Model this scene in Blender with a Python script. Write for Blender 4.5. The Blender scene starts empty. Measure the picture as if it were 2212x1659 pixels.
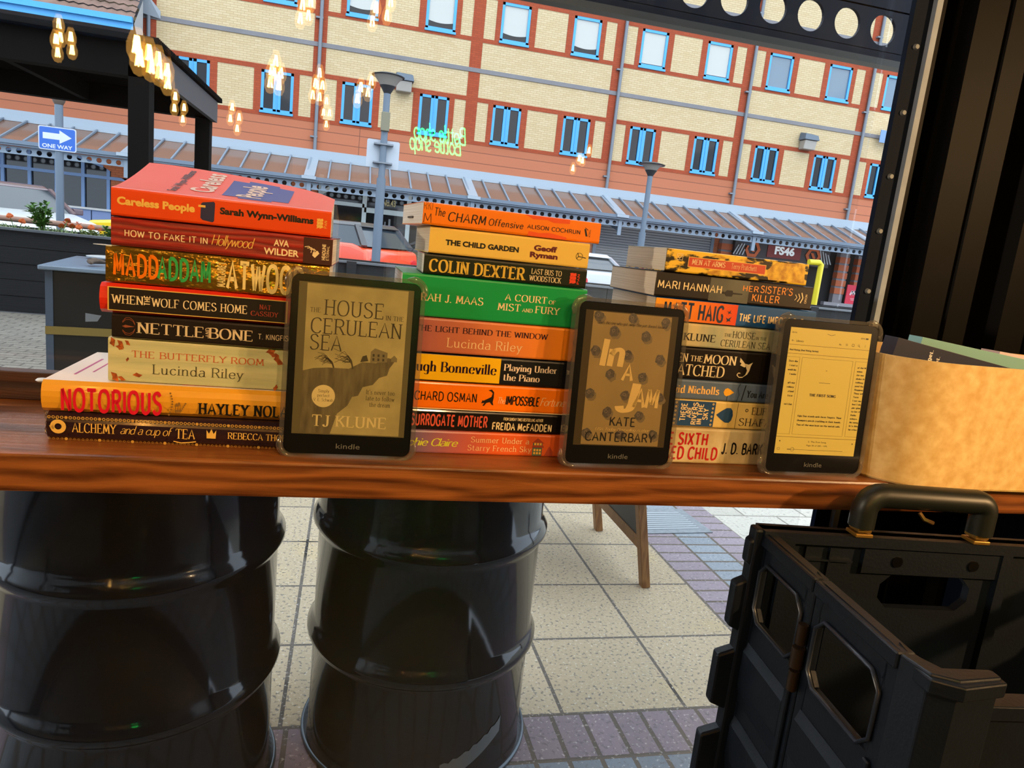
import bpy, bmesh, math, random
from math import sin, cos, pi, radians as R
from mathutils import Vector, Matrix
random.seed(7)
sc = bpy.context.scene
COL = sc.collection

# ------------------------------------------------------------------ camera
def make_camera():
    yaw, pit, rol = R(13.55), R(10.7), R(6.14)
    f = Vector((sin(yaw)*cos(pit), cos(yaw)*cos(pit), -sin(pit)))
    r = Vector((cos(yaw), -sin(yaw), 0)); u = r.cross(f)
    r2 = cos(rol)*r + sin(rol)*u; u2 = -sin(rol)*r + cos(rol)*u
    cd = bpy.data.cameras.new('camera'); cam = bpy.data.objects.new('camera', cd); COL.objects.link(cam)
    m = Matrix((r2, u2, -f)).transposed().to_4x4(); m.translation = Vector((0, 0, 1.305))
    cam.matrix_world = m
    cd.sensor_fit = 'HORIZONTAL'; cd.sensor_width = 36.0; cd.lens = 1530.0/2212*36
    cd.clip_start = .02; cd.clip_end = 300
    cd.dof.use_dof = False
    sc.camera = cam
make_camera()

# ------------------------------------------------------------------ world, sun, exposure
sc.view_settings.view_transform = 'Standard'; sc.view_settings.look = 'None'
sc.view_settings.exposure = 0.0; sc.view_settings.gamma = 1.0
try: sc.view_settings.use_curve_mapping = False
except Exception: pass
w = bpy.data.worlds.new('overcast_sky'); sc.world = w; w.use_nodes = True
nt = w.node_tree; bg = nt.nodes['Background']
tc = nt.nodes.new('ShaderNodeTexCoord'); sx = nt.nodes.new('ShaderNodeSeparateXYZ')
nt.links.new(tc.outputs['Generated'], sx.inputs[0])
rp = nt.nodes.new('ShaderNodeValToRGB')
rp.color_ramp.elements[0].position = 0.0; rp.color_ramp.elements[0].color = (.70, .82, .98, 1)
rp.color_ramp.elements[1].position = .8; rp.color_ramp.elements[1].color = (.80, .90, 1.0, 1)
nt.links.new(sx.outputs[2], rp.inputs[0]); nt.links.new(rp.outputs[0], bg.inputs[0]); bg.inputs[1].default_value = 3.6
sd = bpy.data.lights.new('hazy_sun', 'SUN'); sd.energy = 2.0; sd.angle = R(70); sd.color = (1, .93, .82)
so = bpy.data.objects.new('hazy_sun', sd); COL.objects.link(so); so.rotation_euler = (R(48), R(12), 0)
sc.cycles.use_denoising = True
sc.cycles.max_bounces = 8; sc.cycles.diffuse_bounces = 3; sc.cycles.glossy_bounces = 4
sc.cycles.transmission_bounces = 6; sc.cycles.transparent_max_bounces = 24
sc.cycles.sample_clamp_indirect = 4.0; sc.cycles.sample_clamp_direct = 0
sc.cycles.caustics_reflective = False; sc.cycles.caustics_refractive = False

# warm lamps of the room behind the viewer, plus an added pale fill
def lamp(name, loc, watts, radius=.05, col=(1, .60, .27)):
    l = bpy.data.lights.new(name, 'POINT'); l.energy = watts; l.color = col; l.shadow_soft_size = radius
    o = bpy.data.objects.new(name, l); COL.objects.link(o); o.location = loc
    return o
lamp('warm_room_light', (2.30, -.90, 1.95), 240, .06)
lamp('warm_room_light', (.60, -2.00, 2.92), 150, .08)
lamp('warm_room_light', (-.40, -.60, 2.92), 18, .06)
lamp('left_fill_light', (-2.30, -.10, 1.75), 95, .07, (1, .84, .64))  # fill added at the left to brighten the page ends

# ------------------------------------------------------------------ materials
ALB = 1.0
def lin(h):
    h = h.lstrip('#'); v = [int(h[i:i+2], 16)/255 for i in (0, 2, 4)]
    return tuple(ALB*(x/12.92 if x <= .04045 else ((x+.055)/1.055)**2.4) for x in v) + (1,)
MC = {}
def mat(name, col='#888888', rough=.6, metal=0.0, spec=.5, noise=0, nscale=20, bump=0, bscale=60, emit=0, ecol=None, stretch=None, col2=None, coat=0):
    if name in MC: return MC[name]
    m = bpy.data.materials.new(name); m.use_nodes = True; MC[name] = m
    n = m.node_tree; b = n.nodes['Principled BSDF']
    c = lin(col) if isinstance(col, str) else tuple(col)+(1,)*(4-len(col))
    b.inputs['Base Color'].default_value = c; b.inputs['Roughness'].default_value = rough
    b.inputs['Metallic'].default_value = metal; b.inputs['Specular IOR Level'].default_value = spec
    if coat: b.inputs['Coat Weight'].default_value = coat; b.inputs['Coat Roughness'].default_value = .08
    if emit:
        b.inputs['Emission Color'].default_value = lin(ecol) if ecol else c
        b.inputs['Emission Strength'].default_value = emit
    if noise or bump:
        t = n.nodes.new('ShaderNodeTexCoord'); mp = n.nodes.new('ShaderNodeMapping')
        n.links.new(t.outputs['Object'], mp.inputs[0])
        if stretch: mp.inputs['Scale'].default_value = stretch
    if noise:
        nz = n.nodes.new('ShaderNodeTexNoise'); nz.inputs['Scale'].default_value = nscale; nz.inputs['Detail'].default_value = 6
        n.links.new(mp.outputs[0], nz.inputs['Vector'])
        ra = n.nodes.new('ShaderNodeValToRGB'); ra.color_ramp.elements[0].position = .3; ra.color_ramp.elements[1].position = .7
        c2 = (lin(col2) if col2 else tuple(x*(1-noise) for x in c[:3])+(1,))
        ra.color_ramp.elements[0].color = c2; ra.color_ramp.elements[1].color = c
        n.links.new(nz.outputs[0], ra.inputs[0]); n.links.new(ra.outputs[0], b.inputs['Base Color'])
    if bump:
        nb = n.nodes.new('ShaderNodeTexNoise'); nb.inputs['Scale'].default_value = bscale; nb.inputs['Detail'].default_value = 4
        n.links.new(mp.outputs[0], nb.inputs['Vector'])
        bp = n.nodes.new('ShaderNodeBump'); bp.inputs['Strength'].default_value = bump; bp.inputs['Distance'].default_value = .01
        n.links.new(nb.outputs[0], bp.inputs['Height']); n.links.new(bp.outputs[0], b.inputs['Normal'])
    return m

def brick_mat(name, c1, c2, mortar, bw, rh, ms, axes='xz', offset=.5, rough=.85, org=(0, 0), speckle=0, bump=.4, sp_scale=90):
    """brick, slab or tile pattern laid in the object's own axes"""
    m = bpy.data.materials.new(name); m.use_nodes = True
    n = m.node_tree; b = n.nodes['Principled BSDF']; b.inputs['Roughness'].default_value = rough
    b.inputs['Specular IOR Level'].default_value = .3
    t = n.nodes.new('ShaderNodeTexCoord'); s = n.nodes.new('ShaderNodeSeparateXYZ'); cb = n.nodes.new('ShaderNodeCombineXYZ')
    n.links.new(t.outputs['Object'], s.inputs[0])
    for k, a in enumerate(axes):
        ad = n.nodes.new('ShaderNodeMath'); ad.operation = 'SUBTRACT'; ad.inputs[1].default_value = org[k]
        n.links.new(s.outputs['xyz'.index(a)], ad.inputs[0]); n.links.new(ad.outputs[0], cb.inputs[k])
    br = n.nodes.new('ShaderNodeTexBrick'); br.offset = offset
    br.inputs['Scale'].default_value = 1; br.inputs['Brick Width'].default_value = bw; br.inputs['Row Height'].default_value = rh
    br.inputs['Mortar Size'].default_value = ms; br.inputs['Mortar Smooth'].default_value = .1; br.inputs['Bias'].default_value = 0
    br.inputs['Color1'].default_value = lin(c1); br.inputs['Color2'].default_value = lin(c2); br.inputs['Mortar'].default_value = lin(mortar)
    n.links.new(cb.outputs[0], br.inputs['Vector'])
    last = br.outputs['Color']
    if speckle:
        for sc_, lo, col, am in ((sp_scale, .62, (.05, .05, .06, 1), speckle), (sp_scale*1.3, .66, (.8, .76, .68, 1), speckle*.6), (3, .35, (.30, .26, .22, 1), speckle*.35)):
            nz = n.nodes.new('ShaderNodeTexNoise'); nz.inputs['Scale'].default_value = sc_; nz.inputs['Detail'].default_value = 3
            n.links.new(t.outputs['Object'], nz.inputs['Vector'])
            ra = n.nodes.new('ShaderNodeValToRGB'); ra.color_ramp.elements[0].position = lo-.06; ra.color_ramp.elements[1].position = lo+.03
            ra.color_ramp.elements[1].color = (am, am, am, 1)
            n.links.new(nz.outputs[0], ra.inputs[0])
            mx = n.nodes.new('ShaderNodeMixRGB'); mx.inputs[2].default_value = col
            n.links.new(ra.outputs[0], mx.inputs[0]); n.links.new(last, mx.inputs[1]); last = mx.outputs[0]
    n.links.new(last, b.inputs['Base Color'])
    if bump:
        bp = n.nodes.new('ShaderNodeBump'); bp.inputs['Strength'].default_value = bump; bp.inputs['Distance'].default_value = .01; bp.invert = True
        n.links.new(br.outputs['Fac'], bp.inputs['Height']); n.links.new(bp.outputs[0], b.inputs['Normal'])
    return m

def wood_mat(name, dark, light, rough=.45, scale=1.0, axis='x', knots=True):
    m = bpy.data.materials.new(name); m.use_nodes = True
    n = m.node_tree; b = n.nodes['Principled BSDF']; b.inputs['Roughness'].default_value = rough
    t = n.nodes.new('ShaderNodeTexCoord'); mp = n.nodes.new('ShaderNodeMapping')
    s = {'x': (4, 60, 75), 'y': (60, 4, 75), 'z': (80, 80, 4)}[axis]
    mp.inputs['Scale'].default_value = tuple(v*scale for v in s)
    n.links.new(t.outputs['Object'], mp.inputs[0])
    nz = n.nodes.new('ShaderNodeTexNoise'); nz.inputs['Scale'].default_value = 1.0; nz.inputs['Detail'].default_value = 7; nz.inputs['Roughness'].default_value = .6; nz.inputs['Distortion'].default_value = 2.2
    n.links.new(mp.outputs[0], nz.inputs['Vector'])
    wv = n.nodes.new('ShaderNodeTexWave'); wv.wave_type = 'BANDS'; wv.bands_direction = 'Z' if axis != 'z' else 'X'
    wv.inputs['Scale'].default_value = 2.2; wv.inputs['Distortion'].default_value = 14; wv.inputs['Detail'].default_value = 3; wv.inputs['Detail Scale'].default_value = .6
    m2 = n.nodes.new('ShaderNodeMapping'); m2.inputs['Scale'].default_value = tuple(v*scale*(.5 if v < 6 else .14) for v in s)
    n.links.new(t.outputs['Object'], m2.inputs[0]); n.links.new(m2.outputs[0], wv.inputs['Vector'])
    mx = n.nodes.new('ShaderNodeMath'); mx.operation = 'MULTIPLY_ADD'; mx.inputs[1].default_value = .35
    n.links.new(wv.outputs['Fac'], mx.inputs[0]); 
    m3 = n.nodes.new('ShaderNodeMath'); m3.operation = 'MULTIPLY'; m3.inputs[1].default_value = .68
    n.links.new(nz.outputs[0], m3.inputs[0]); n.links.new(m3.outputs[0], mx.inputs[2])
    ra = n.nodes.new('ShaderNodeValToRGB'); ra.color_ramp.elements[0].position = .25; ra.color_ramp.elements[1].position = .75
    ra.color_ramp.elements[0].color = lin(dark); ra.color_ramp.elements[1].color = lin(light)
    n.links.new(mx.outputs[0], ra.inputs[0]); n.links.new(ra.outputs[0], b.inputs['Base Color'])
    bp = n.nodes.new('ShaderNodeBump'); bp.inputs['Strength'].default_value = .25; bp.inputs['Distance'].default_value = .004
    n.links.new(mx.outputs[0], bp.inputs['Height']); n.links.new(bp.outputs[0], b.inputs['Normal'])
    return m

def glass_mat(name, tint=(1, 1, 1), ior=1.5, rough=0.0, dim=1.0):
    m = bpy.data.materials.new(name); m.use_nodes = True
    n = m.node_tree; n.nodes.remove(n.nodes['Principled BSDF'])
    tr = n.nodes.new('ShaderNodeBsdfTransparent'); tr.inputs[0].default_value = tuple(tint)+(1,)
    gl = n.nodes.new('ShaderNodeBsdfGlossy'); gl.inputs['Roughness'].default_value = rough; gl.inputs[0].default_value = (dim, dim, dim, 1)
    fr = n.nodes.new('ShaderNodeFresnel'); ge = n.nodes.new('ShaderNodeNewGeometry'); mi = n.nodes.new('ShaderNodeMix')
    mi.inputs['A'].default_value = ior; mi.inputs['B'].default_value = 1/ior      # same reflectance from both sides of a thin sheet
    n.links.new(ge.outputs['Backfacing'], mi.inputs['Factor']); n.links.new(mi.outputs['Result'], fr.inputs[0])
    mx = n.nodes.new('ShaderNodeMixShader')
    n.links.new(fr.outputs[0], mx.inputs[0]); n.links.new(tr.outputs[0], mx.inputs[1]); n.links.new(gl.outputs[0], mx.inputs[2])
    n.links.new(mx.outputs[0], n.nodes['Material Output'].inputs[0])
    return m

# ------------------------------------------------------------------ mesh helpers
class M:
    def __init__(s): s.v = []; s.f = []; s.m = []
    def face(s, pts, m=0):
        k = len(s.v); s.v += [tuple(p) for p in pts]; s.f.append(tuple(range(k, k+len(pts)))); s.m.append(m); return s
    def box(s, x0, x1, y0, y1, z0, z1, m=0):
        return s.hexa([(x0,y0,z0),(x1,y0,z0),(x1,y1,z0),(x0,y1,z0),(x0,y0,z1),(x1,y0,z1),(x1,y1,z1),(x0,y1,z1)], m)
    def hexa(s, P, m=0):
        k = len(s.v); s.v += [tuple(p) for p in P]
        for q in ((0,3,2,1),(4,5,6,7),(0,1,5,4),(1,2,6,5),(2,3,7,6),(3,0,4,7)):
            s.f.append(tuple(k+i for i in q)); s.m.append(m)
        return s
    def bar(s, a, b, w, h=None, up=(0, 0, 1), m=0):
        a = Vector(a); b = Vector(b); h = h or w; d = (b-a).normalized(); u = Vector(up)
        if abs(d.dot(u)) > .97: u = Vector((0, 1, 0))
        r = d.cross(u).normalized()*w/2; u = r.cross(d).normalized()*h/2
        return s.hexa([a-r-u, a+r-u, b+r-u, b-r-u, a-r+u, a+r+u, b+r+u, b-r+u], m)
    def cyl(s, a, b, r0, r1=None, n=20, m=0, caps=True):
        a = Vector(a); b = Vector(b); r1 = r0 if r1 is None else r1; d = (b-a).normalized()
        u = Vector((0, 0, 1)) if abs(d.z) < .9 else Vector((1, 0, 0)); x = d.cross(u).normalized(); y = d.cross(x)
        k = len(s.v)
        for p, rr in ((a, r0), (b, r1)):
            for i in range(n): t = 2*pi*i/n; s.v.append(tuple(p+(x*cos(t)+y*sin(t))*rr))
        for i in range(n): s.f.append((k+i, k+n+i, k+n+(i+1) % n, k+(i+1) % n)); s.m.append(m)
        if caps:
            s.f.append(tuple(k+i for i in range(n))); s.m.append(m); s.f.append(tuple(k+n+i for i in reversed(range(n)))); s.m.append(m)
        return s
    def lathe(s, prof, n=32, c=(0, 0, 0), m=0):
        k = len(s.v)
        for r, z in prof:
            for i in range(n): t = 2*pi*i/n; s.v.append((c[0]+r*cos(t), c[1]+r*sin(t), c[2]+z))
        for j in range(len(prof)-1):
            for i in range(n):
                a = k+j*n+i; b = k+j*n+(i+1) % n
                s.f.append((a, b, b+n, a+n)); s.m.append(m)
        if prof[0][0] > 1e-4: s.f.append(tuple(k+i for i in reversed(range(n)))); s.m.append(m)
        if prof[-1][0] > 1e-4: s.f.append(tuple(k+(len(prof)-1)*n+i for i in range(n))); s.m.append(m)
        return s
    def tube(s, pts, r, n=8, m=0, closed=False):
        P = [Vector(p) for p in pts]; k = len(s.v); N = len(P); up = None
        for j, p in enumerate(P):
            a = P[j-1] if (j or closed) else P[0]; b = P[(j+1) % N] if (closed or j < N-1) else P[-1]
            d = (b-a).normalized()
            if up is None: up = Vector((0, 0, 1)) if abs(d.z) < .9 else Vector((1, 0, 0))
            x = d.cross(up).normalized(); up = x.cross(d)
            rr = r[j] if isinstance(r, (list, tuple)) else r
            for i in range(n): t = 2*pi*i/n; s.v.append(tuple(p+(x*cos(t)+up*sin(t))*rr))
        for j in range(N if closed else N-1):
            for i in range(n):
                a = k+j*n+i; b = k+j*n+(i+1) % n; c = k+((j+1) % N)*n
                s.f.append((a, c+i, c+(i+1) % n, b)); s.m.append(m)
        if not closed:
            s.f.append(tuple(k+i for i in range(n))); s.m.append(m); s.f.append(tuple(k+(N-1)*n+i for i in reversed(range(n)))); s.m.append(m)
        return s
    def prism(s, poly, h0, h1, fn, m=0, mside=None):
        """poly: 2D points; fn(a,b,h) -> 3D"""
        k = len(s.v); n = len(poly)
        for h in (h0, h1): s.v += [tuple(fn(a, b, h)) for a, b in poly]
        s.f.append(tuple(k+i for i in reversed(range(n)))); s.m.append(m)
        s.f.append(tuple(k+n+i for i in range(n))); s.m.append(m)
        for i in range(n):
            s.f.append((k+i, k+(i+1) % n, k+n+(i+1) % n, k+n+i)); s.m.append(m if mside is None else mside)
        return s
    def holed(s, c, U, V, N, w, h, r, t, n=16, m=0):
        """a w x h plate with a round hole in its middle, thickness t along N"""
        c, U, V, N = map(Vector, (c, U, V, N)); k = len(s.v)
        for d in (0, t):
            for i in range(n):
                a = 2*pi*(i+.5)/n; s.v.append(tuple(c+U*cos(a)*r+V*sin(a)*r+N*d))
            for i in range(n):
                a = 2*pi*(i+.5)/n; q = min(w/2/max(abs(cos(a)), 1e-6), h/2/max(abs(sin(a)), 1e-6)); s.v.append(tuple(c+U*cos(a)*q+V*sin(a)*q+N*d))
        for i in range(n):
            j = (i+1) % n
            s.f.append((k+i, k+j, k+n+j, k+n+i)); s.m.append(m)
            s.f.append((k+2*n+i, k+3*n+i, k+3*n+j, k+2*n+j)); s.m.append(m)
            s.f.append((k+i, k+2*n+i, k+2*n+j, k+j)); s.m.append(m)
        # the four corners missed by the sampled square
        for sx_ in (-1, 1):
            for sy_ in (-1, 1):
                for d in (0, t):
                    pts = [i for i in range(n) if cos(2*pi*(i+.5)/n)*sx_ > 0 and sin(2*pi*(i+.5)/n)*sy_ > 0]
                    best = sorted(pts, key=lambda i: -min(abs(cos(2*pi*(i+.5)/n))*h, abs(sin(2*pi*(i+.5)/n))*w))[:2]
                    o = k+(3*n if d else n)
                    s.face([s.v[o+best[0]], c+U*sx_*w/2+V*sy_*h/2+N*d, s.v[o+best[1]]], m)
        return s
    def add(s, verts, faces, m=0):
        k = len(s.v); s.v += [tuple(v) for v in verts]
        for f in faces: s.f.append(tuple(k+i for i in f)); s.m.append(m)
        return s
    def build(s, name, mats, parent=None, smooth=None, bevel=0, seg=2, subd=0):
        me = bpy.data.meshes.new(name); me.from_pydata(s.v, [], s.f)
        if not isinstance(mats, (list, tuple)): mats = [mats]
        for x in mats: me.materials.append(x)
        me.polygons.foreach_set('material_index', s.m)
        if bevel or smooth or subd:
            b = bmesh.new(); b.from_mesh(me); bmesh.ops.remove_doubles(b, verts=b.verts, dist=1e-5)
            bmesh.ops.recalc_face_normals(b, faces=b.faces); b.to_mesh(me); b.free()
        me.update()
        if smooth:
            me.polygons.foreach_set('use_smooth', [True]*len(me.polygons)); me.set_sharp_from_angle(angle=R(smooth))
        o = bpy.data.objects.new(name, me); COL.objects.link(o)
        if parent: o.parent = parent
        if bevel:
            md = o.modifiers.new('bevel', 'BEVEL'); md.width = bevel; md.segments = seg; md.limit_method = 'ANGLE'; md.angle_limit = R(40)
            md.harden_normals = False
        if subd:
            md = o.modifiers.new('subd', 'SUBSURF'); md.levels = subd; md.render_levels = subd
        return o

def tag(o, label=None, cat=None, group=None, kind=None):
    if label: o['label'] = label
    if cat: o['category'] = cat
    if group: o['group'] = group
    if kind: o['kind'] = kind
    return o
def thing(name, label, cat, loc=(0, 0, 0), rz=0, group=None):
    o = bpy.data.objects.new(name, None); COL.objects.link(o); o.location = loc; o.rotation_euler = (0, 0, rz); o.empty_display_size = .1
    return tag(o, label, cat, group)
def struct(o): o['kind'] = 'structure'; return o
def copy_tree(o, parent=None):
    c = o.copy(); COL.objects.link(c)
    if parent: c.parent = parent
    for ch in list(o.children): copy_tree(ch, c)
    return c

# ------------------------------------------------------------------ lettering
GL = {
'A': (66, "0,0 33,100 66,0|12,36 54,36"), 'B': (62, "8,0 8,100|~8,100 38,99 53,88 53,66 38,54 8,53|~8,53 42,52 60,38 60,14 42,1 8,0"),
'C': (68, "~66,82 56,96 38,100 18,92 6,70 5,30 18,8 38,0 56,4 66,18"), 'D': (70, "8,0 8,100|~8,100 36,99 60,84 68,50 60,16 36,1 8,0"),
'E': (58, "8,0 8,100|8,100 54,100|8,52 46,52|8,0 56,0"), 'F': (54, "8,0 8,100|8,100 54,100|8,52 46,52"),
'G': (72, "~66,82 56,96 38,100 18,92 6,70 5,30 18,8 38,0 56,3 66,12|66,8 66,44|48,44 68,44"), 'H': (68, "8,0 8,100|60,0 60,100|8,52 60,52"),
'I': (16, "8,0 8,100"), 'J': (38, "32,100 32,24|~32,24 28,6 17,-1 6,4 2,16"), 'K': (62, "8,0 8,100|56,100 8,42|26,60 62,0"), 'L': (52, "8,0 8,100|8,0 52,0"),
'M': (80, "6,0 12,100|12,100 40,20|40,20 68,100|68,100 74,0"), 'N': (70, "8,0 8,100|8,100 62,0|62,0 62,100"),
'O': (76, "~38,100 16,92 4,66 4,34 16,8 38,0 60,8 72,34 72,66 60,92 38,100"), 'P': (60, "8,0 8,100|~8,100 40,99 57,86 57,62 40,48 8,47"),
'Q': (76, "~38,100 16,92 4,66 4,34 16,8 38,0 60,8 72,34 72,66 60,92 38,100|44,20 74,-12"), 'R': (64, "8,0 8,100|~8,100 40,99 56,86 56,64 40,51 8,50|34,50 64,0"),
'S': (60, "~53,84 43,97 27,100 11,92 7,76 17,60 37,50 53,40 57,22 47,6 29,0 13,4 4,18"), 'T': (64, "32,0 32,100|0,100 64,100"),
'U': (68, "8,100 8,30|~8,30 13,10 34,0 55,10 60,30|60,30 60,100"), 'V': (66, "0,100 33,0|33,0 66,100"), 'W': (90, "0,100 22,0|22,0 45,92|45,92 68,0|68,0 90,100"),
'X': (62, "2,100 60,0|60,100 2,0"), 'Y': (64, "0,100 32,50|64,100 32,50|32,50 32,0"), 'Z': (62, "4,100 58,100|58,100 4,0|4,0 60,0"),
'a': (52, "~10,54 20,63 34,64 44,56 46,44|46,44 46,0|~46,36 28,36 10,30 5,16 12,2 26,0 40,8 46,20"), 'b': (54, "8,0 8,104|~8,44 18,60 32,64 46,54 52,32 46,8 32,0 18,4 8,18"),
'c': (50, "~48,50 40,61 28,64 12,54 5,32 12,8 28,0 40,3 48,14"), 'd': (54, "48,0 48,104|~48,44 38,60 24,64 10,54 4,32 10,8 24,0 38,4 48,18"),
'e': (54, "5,34 50,34|~50,34 48,54 30,64 12,54 5,32 12,8 30,0 42,4 50,14"), 'f': (36, "14,0 14,84|~14,84 18,100 30,104 38,100|2,62 32,62"),
'g': (54, "48,62 48,-10|~48,-10 42,-26 26,-30 10,-24|~48,44 38,60 24,64 10,54 4,32 10,8 24,2 38,6 48,18"), 'h': (54, "8,0 8,104|~8,42 18,58 32,64 44,56 46,42|46,42 46,0"),
'i': (16, "8,0 8,64|8,84 8,94"), 'j': (18, "12,64 12,-14|~12,-14 6,-28 -6,-28|12,84 12,94"), 'k': (50, "8,0 8,104|44,64 8,26|22,40 48,0"), 'l': (16, "8,0 8,104"),
'm': (80, "8,0 8,64|~8,46 16,60 28,64 38,56 40,44|40,44 40,0|~40,46 48,60 60,64 70,56 72,44|72,44 72,0"), 'n': (54, "8,0 8,64|~8,42 18,58 32,64 44,56 46,42|46,42 46,0"),
'o': (56, "~28,64 11,56 4,32 11,8 28,0 45,8 52,32 45,56 28,64"), 'p': (54, "8,64 8,-30|~8,44 18,60 32,64 46,54 52,32 46,8 32,0 18,4 8,18"), 'q': (54, "48,64 48,-30|~48,44 38,60 24,64 10,54 4,32 10,8 24,0 38,4 48,18"),
'r': (38, "8,0 8,64|~8,42 16,58 26,64 36,60"), 's': (44, "~40,52 32,62 20,64 9,58 8,46 20,36 34,30 42,20 38,6 24,0 12,2 4,12"), 't': (38, "14,88 14,14|~14,14 18,2 30,0 36,4|2,64 32,64"),
'u': (54, "8,64 8,22|~8,22 12,6 24,0 38,6 46,22|46,64 46,0"), 'v': (48, "2,64 24,0|24,0 46,64"), 'w': (68, "2,64 18,0|18,0 34,58|34,58 50,0|50,0 66,64"), 'x': (48, "4,64 44,0|44,64 2,0"),
'y': (48, "2,64 24,4|46,64 24,4|24,4 14,-26|14,-26 2,-30"), 'z': (46, "4,64 42,64|42,64 4,0|4,0 44,0"),
'.': (18, "8,0 8,9"), ',': (18, "10,8 4,-14"), "'": (16, "9,104 6,80"), '-': (36, "4,34 32,34"), '!': (18, "9,30 9,100|9,0 9,9"), '"': (26, "7,104 7,80|18,104 18,80"),
}
def smooth_pts(P, n=5):
    out = []
    closed = P[0] == P[-1]
    for i in range(len(P)-1):
        p0 = P[i-1] if i else (P[-2] if closed else P[0]); p1 = P[i]; p2 = P[i+1]; p3 = P[i+2] if i+2 < len(P) else (P[1] if closed else P[-1])
        for k in range(n):
            t = k/n; t2 = t*t; t3 = t2*t
            out.append(tuple(.5*((2*b)+(-a+c)*t+(2*a-5*b+4*c-d)*t2+(-a+3*b-3*c+d)*t3) for a, b, c, d in zip(p0, p1, p2, p3)))
    out.append(P[-1]); return out
def stroke_text(s, thick=14, thin=6, serif=True, slant=0, gap=16, nib=12):
    V = []; F = []; x = 0
    def ribbon(P, ws):
        k = len(V); N = len(P)
        for i, p in enumerate(P):
            a = P[max(i-1, 0)]; b = P[min(i+1, N-1)]; dx, dy = b[0]-a[0], b[1]-a[1]; L = math.hypot(dx, dy) or 1
            nx, ny = -dy/L*ws[i]/2, dx/L*ws[i]/2; V.append((p[0]+nx, p[1]+ny)); V.append((p[0]-nx, p[1]-ny))
        for i in range(N-1): F.append((k+2*i, k+2*i+1, k+2*i+3, k+2*i+2))
    for ch in s:
        if ch == ' ': x += 34+gap*.4; continue
        wd, sp = GL.get(ch, GL['-']); lv = set()
        strokes = []
        for part in sp.split('|'):
            sm = part[0] == '~'; pts = [tuple(map(float, q.split(','))) for q in part.lstrip('~').split()]
            strokes.append((smooth_pts(pts) if sm else pts, sm))
        for P, sm in strokes:
            ws = []
            for i in range(len(P)):
                a = P[max(i-1, 0)]; b = P[min(i+1, len(P)-1)]; th = math.atan2(b[1]-a[1], b[0]-a[0])
                ws.append(thin+(thick-thin)*abs(sin(th-R(nib)))**1.3)
            ribbon([(x+p[0]+slant*p[1], p[1]) for p in P], ws)
            if serif and not sm:
                for e, o in ((P[0], P[-1]), (P[-1], P[0])):
                    if abs(e[1]-o[1]) < 20 or abs(e[0]-o[0]) > abs(e[1]-o[1])*1.4: 
                        if abs(e[1]-o[1]) < 3 and abs(e[0]-o[0]) > 30 and e[1] in (0., 100., 64.) and ch in 'EFLTZz':
                            dd = -1 if e[1] > 50 else 1
                            if not any(q is not P and (abs(q[0][0]-e[0])+abs(q[0][1]-e[1]) < 2 or abs(q[-1][0]-e[0])+abs(q[-1][1]-e[1]) < 2) for q, _ in strokes):
                                ribbon([(x+e[0]+slant*e[1], e[1]), (x+e[0]+slant*e[1], e[1]+dd*20)], [thin, thin*.8])
                        continue
                    if e[1] not in (0., 100., 64., 104.): continue
                    if ch in 'AMNVW' and any(q is not P and (abs(q[0][0]-e[0])+abs(q[0][1]-e[1]) < 2 or abs(q[-1][0]-e[0])+abs(q[-1][1]-e[1]) < 2) for q, _ in strokes) and e[1] not in (100.,): continue
                    if ch in 'ij' and e[1] > 70: continue
                    hw = thick*.5+9; xx = x+e[0]+slant*e[1]; left = hw*(.7 if e[1] in (64., 104.) else 1); right = hw*(.2 if e[1] in (64., 104.) and ch in 'bdhklmnpru' else 1)
                    yy = e[1]+(thin*.3 if e[1] == 0 else -thin*.3)
                    ribbon([(xx-left, yy), (xx+right, yy)], [thin*.8, thin*.8])
        x += wd+gap
    return V, F, x-gap, 100.0
FC = {}
def font_text(s, bold=0.0):
    if (s, bold) in FC: return FC[(s, bold)]
    c = bpy.data.curves.new('lettering', 'FONT'); c.body = s; c.offset = bold; c.resolution_u = 3
    o = bpy.data.objects.new('lettering', c); COL.objects.link(o)
    bpy.context.view_layer.update()
    e = o.evaluated_get(bpy.context.evaluated_depsgraph_get()); me = e.to_mesh()
    V = [(v.co.x, v.co.y) for v in me.vertices]; F = [tuple(p.vertices) for p in me.polygons]
    e.to_mesh_clear(); bpy.data.objects.remove(o); bpy.data.curves.remove(c)
    x0 = min(v[0] for v in V); x1 = max(v[0] for v in V)
    V = [(v[0]-x0, v[1]) for v in V]
    FC[(s, bold)] = (V, F, x1-x0, .70+bold)
    return FC[(s, bold)]
STY = {'page': dict(thick=25, thin=15, serif=True, gap=20), 'serif': dict(thick=15, thin=6, serif=True), 'light': dict(thick=10, thin=5, serif=True), 'didone': dict(thick=20, thin=3.5, serif=True, nib=0), 'bserif': dict(thick=22, thin=9, serif=True, gap=20),
       'script': dict(thick=9, thin=5, serif=False, slant=.28, gap=0), 'bscript': dict(thick=14, thin=7, serif=False, slant=.22, gap=2), 'hand': dict(thick=13, thin=9, serif=False, slant=.12, gap=16),
       'thin': dict(thick=5, thin=4, serif=False, gap=16), 'med': dict(thick=14, thin=13, serif=False, gap=18), 'cond': dict(thick=22, thin=17, serif=False, gap=22), 'fantasy': dict(thick=16, thin=5, serif=True, gap=14), 'brush': dict(thick=22, thin=14, serif=False, slant=.1, gap=10)}
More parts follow.
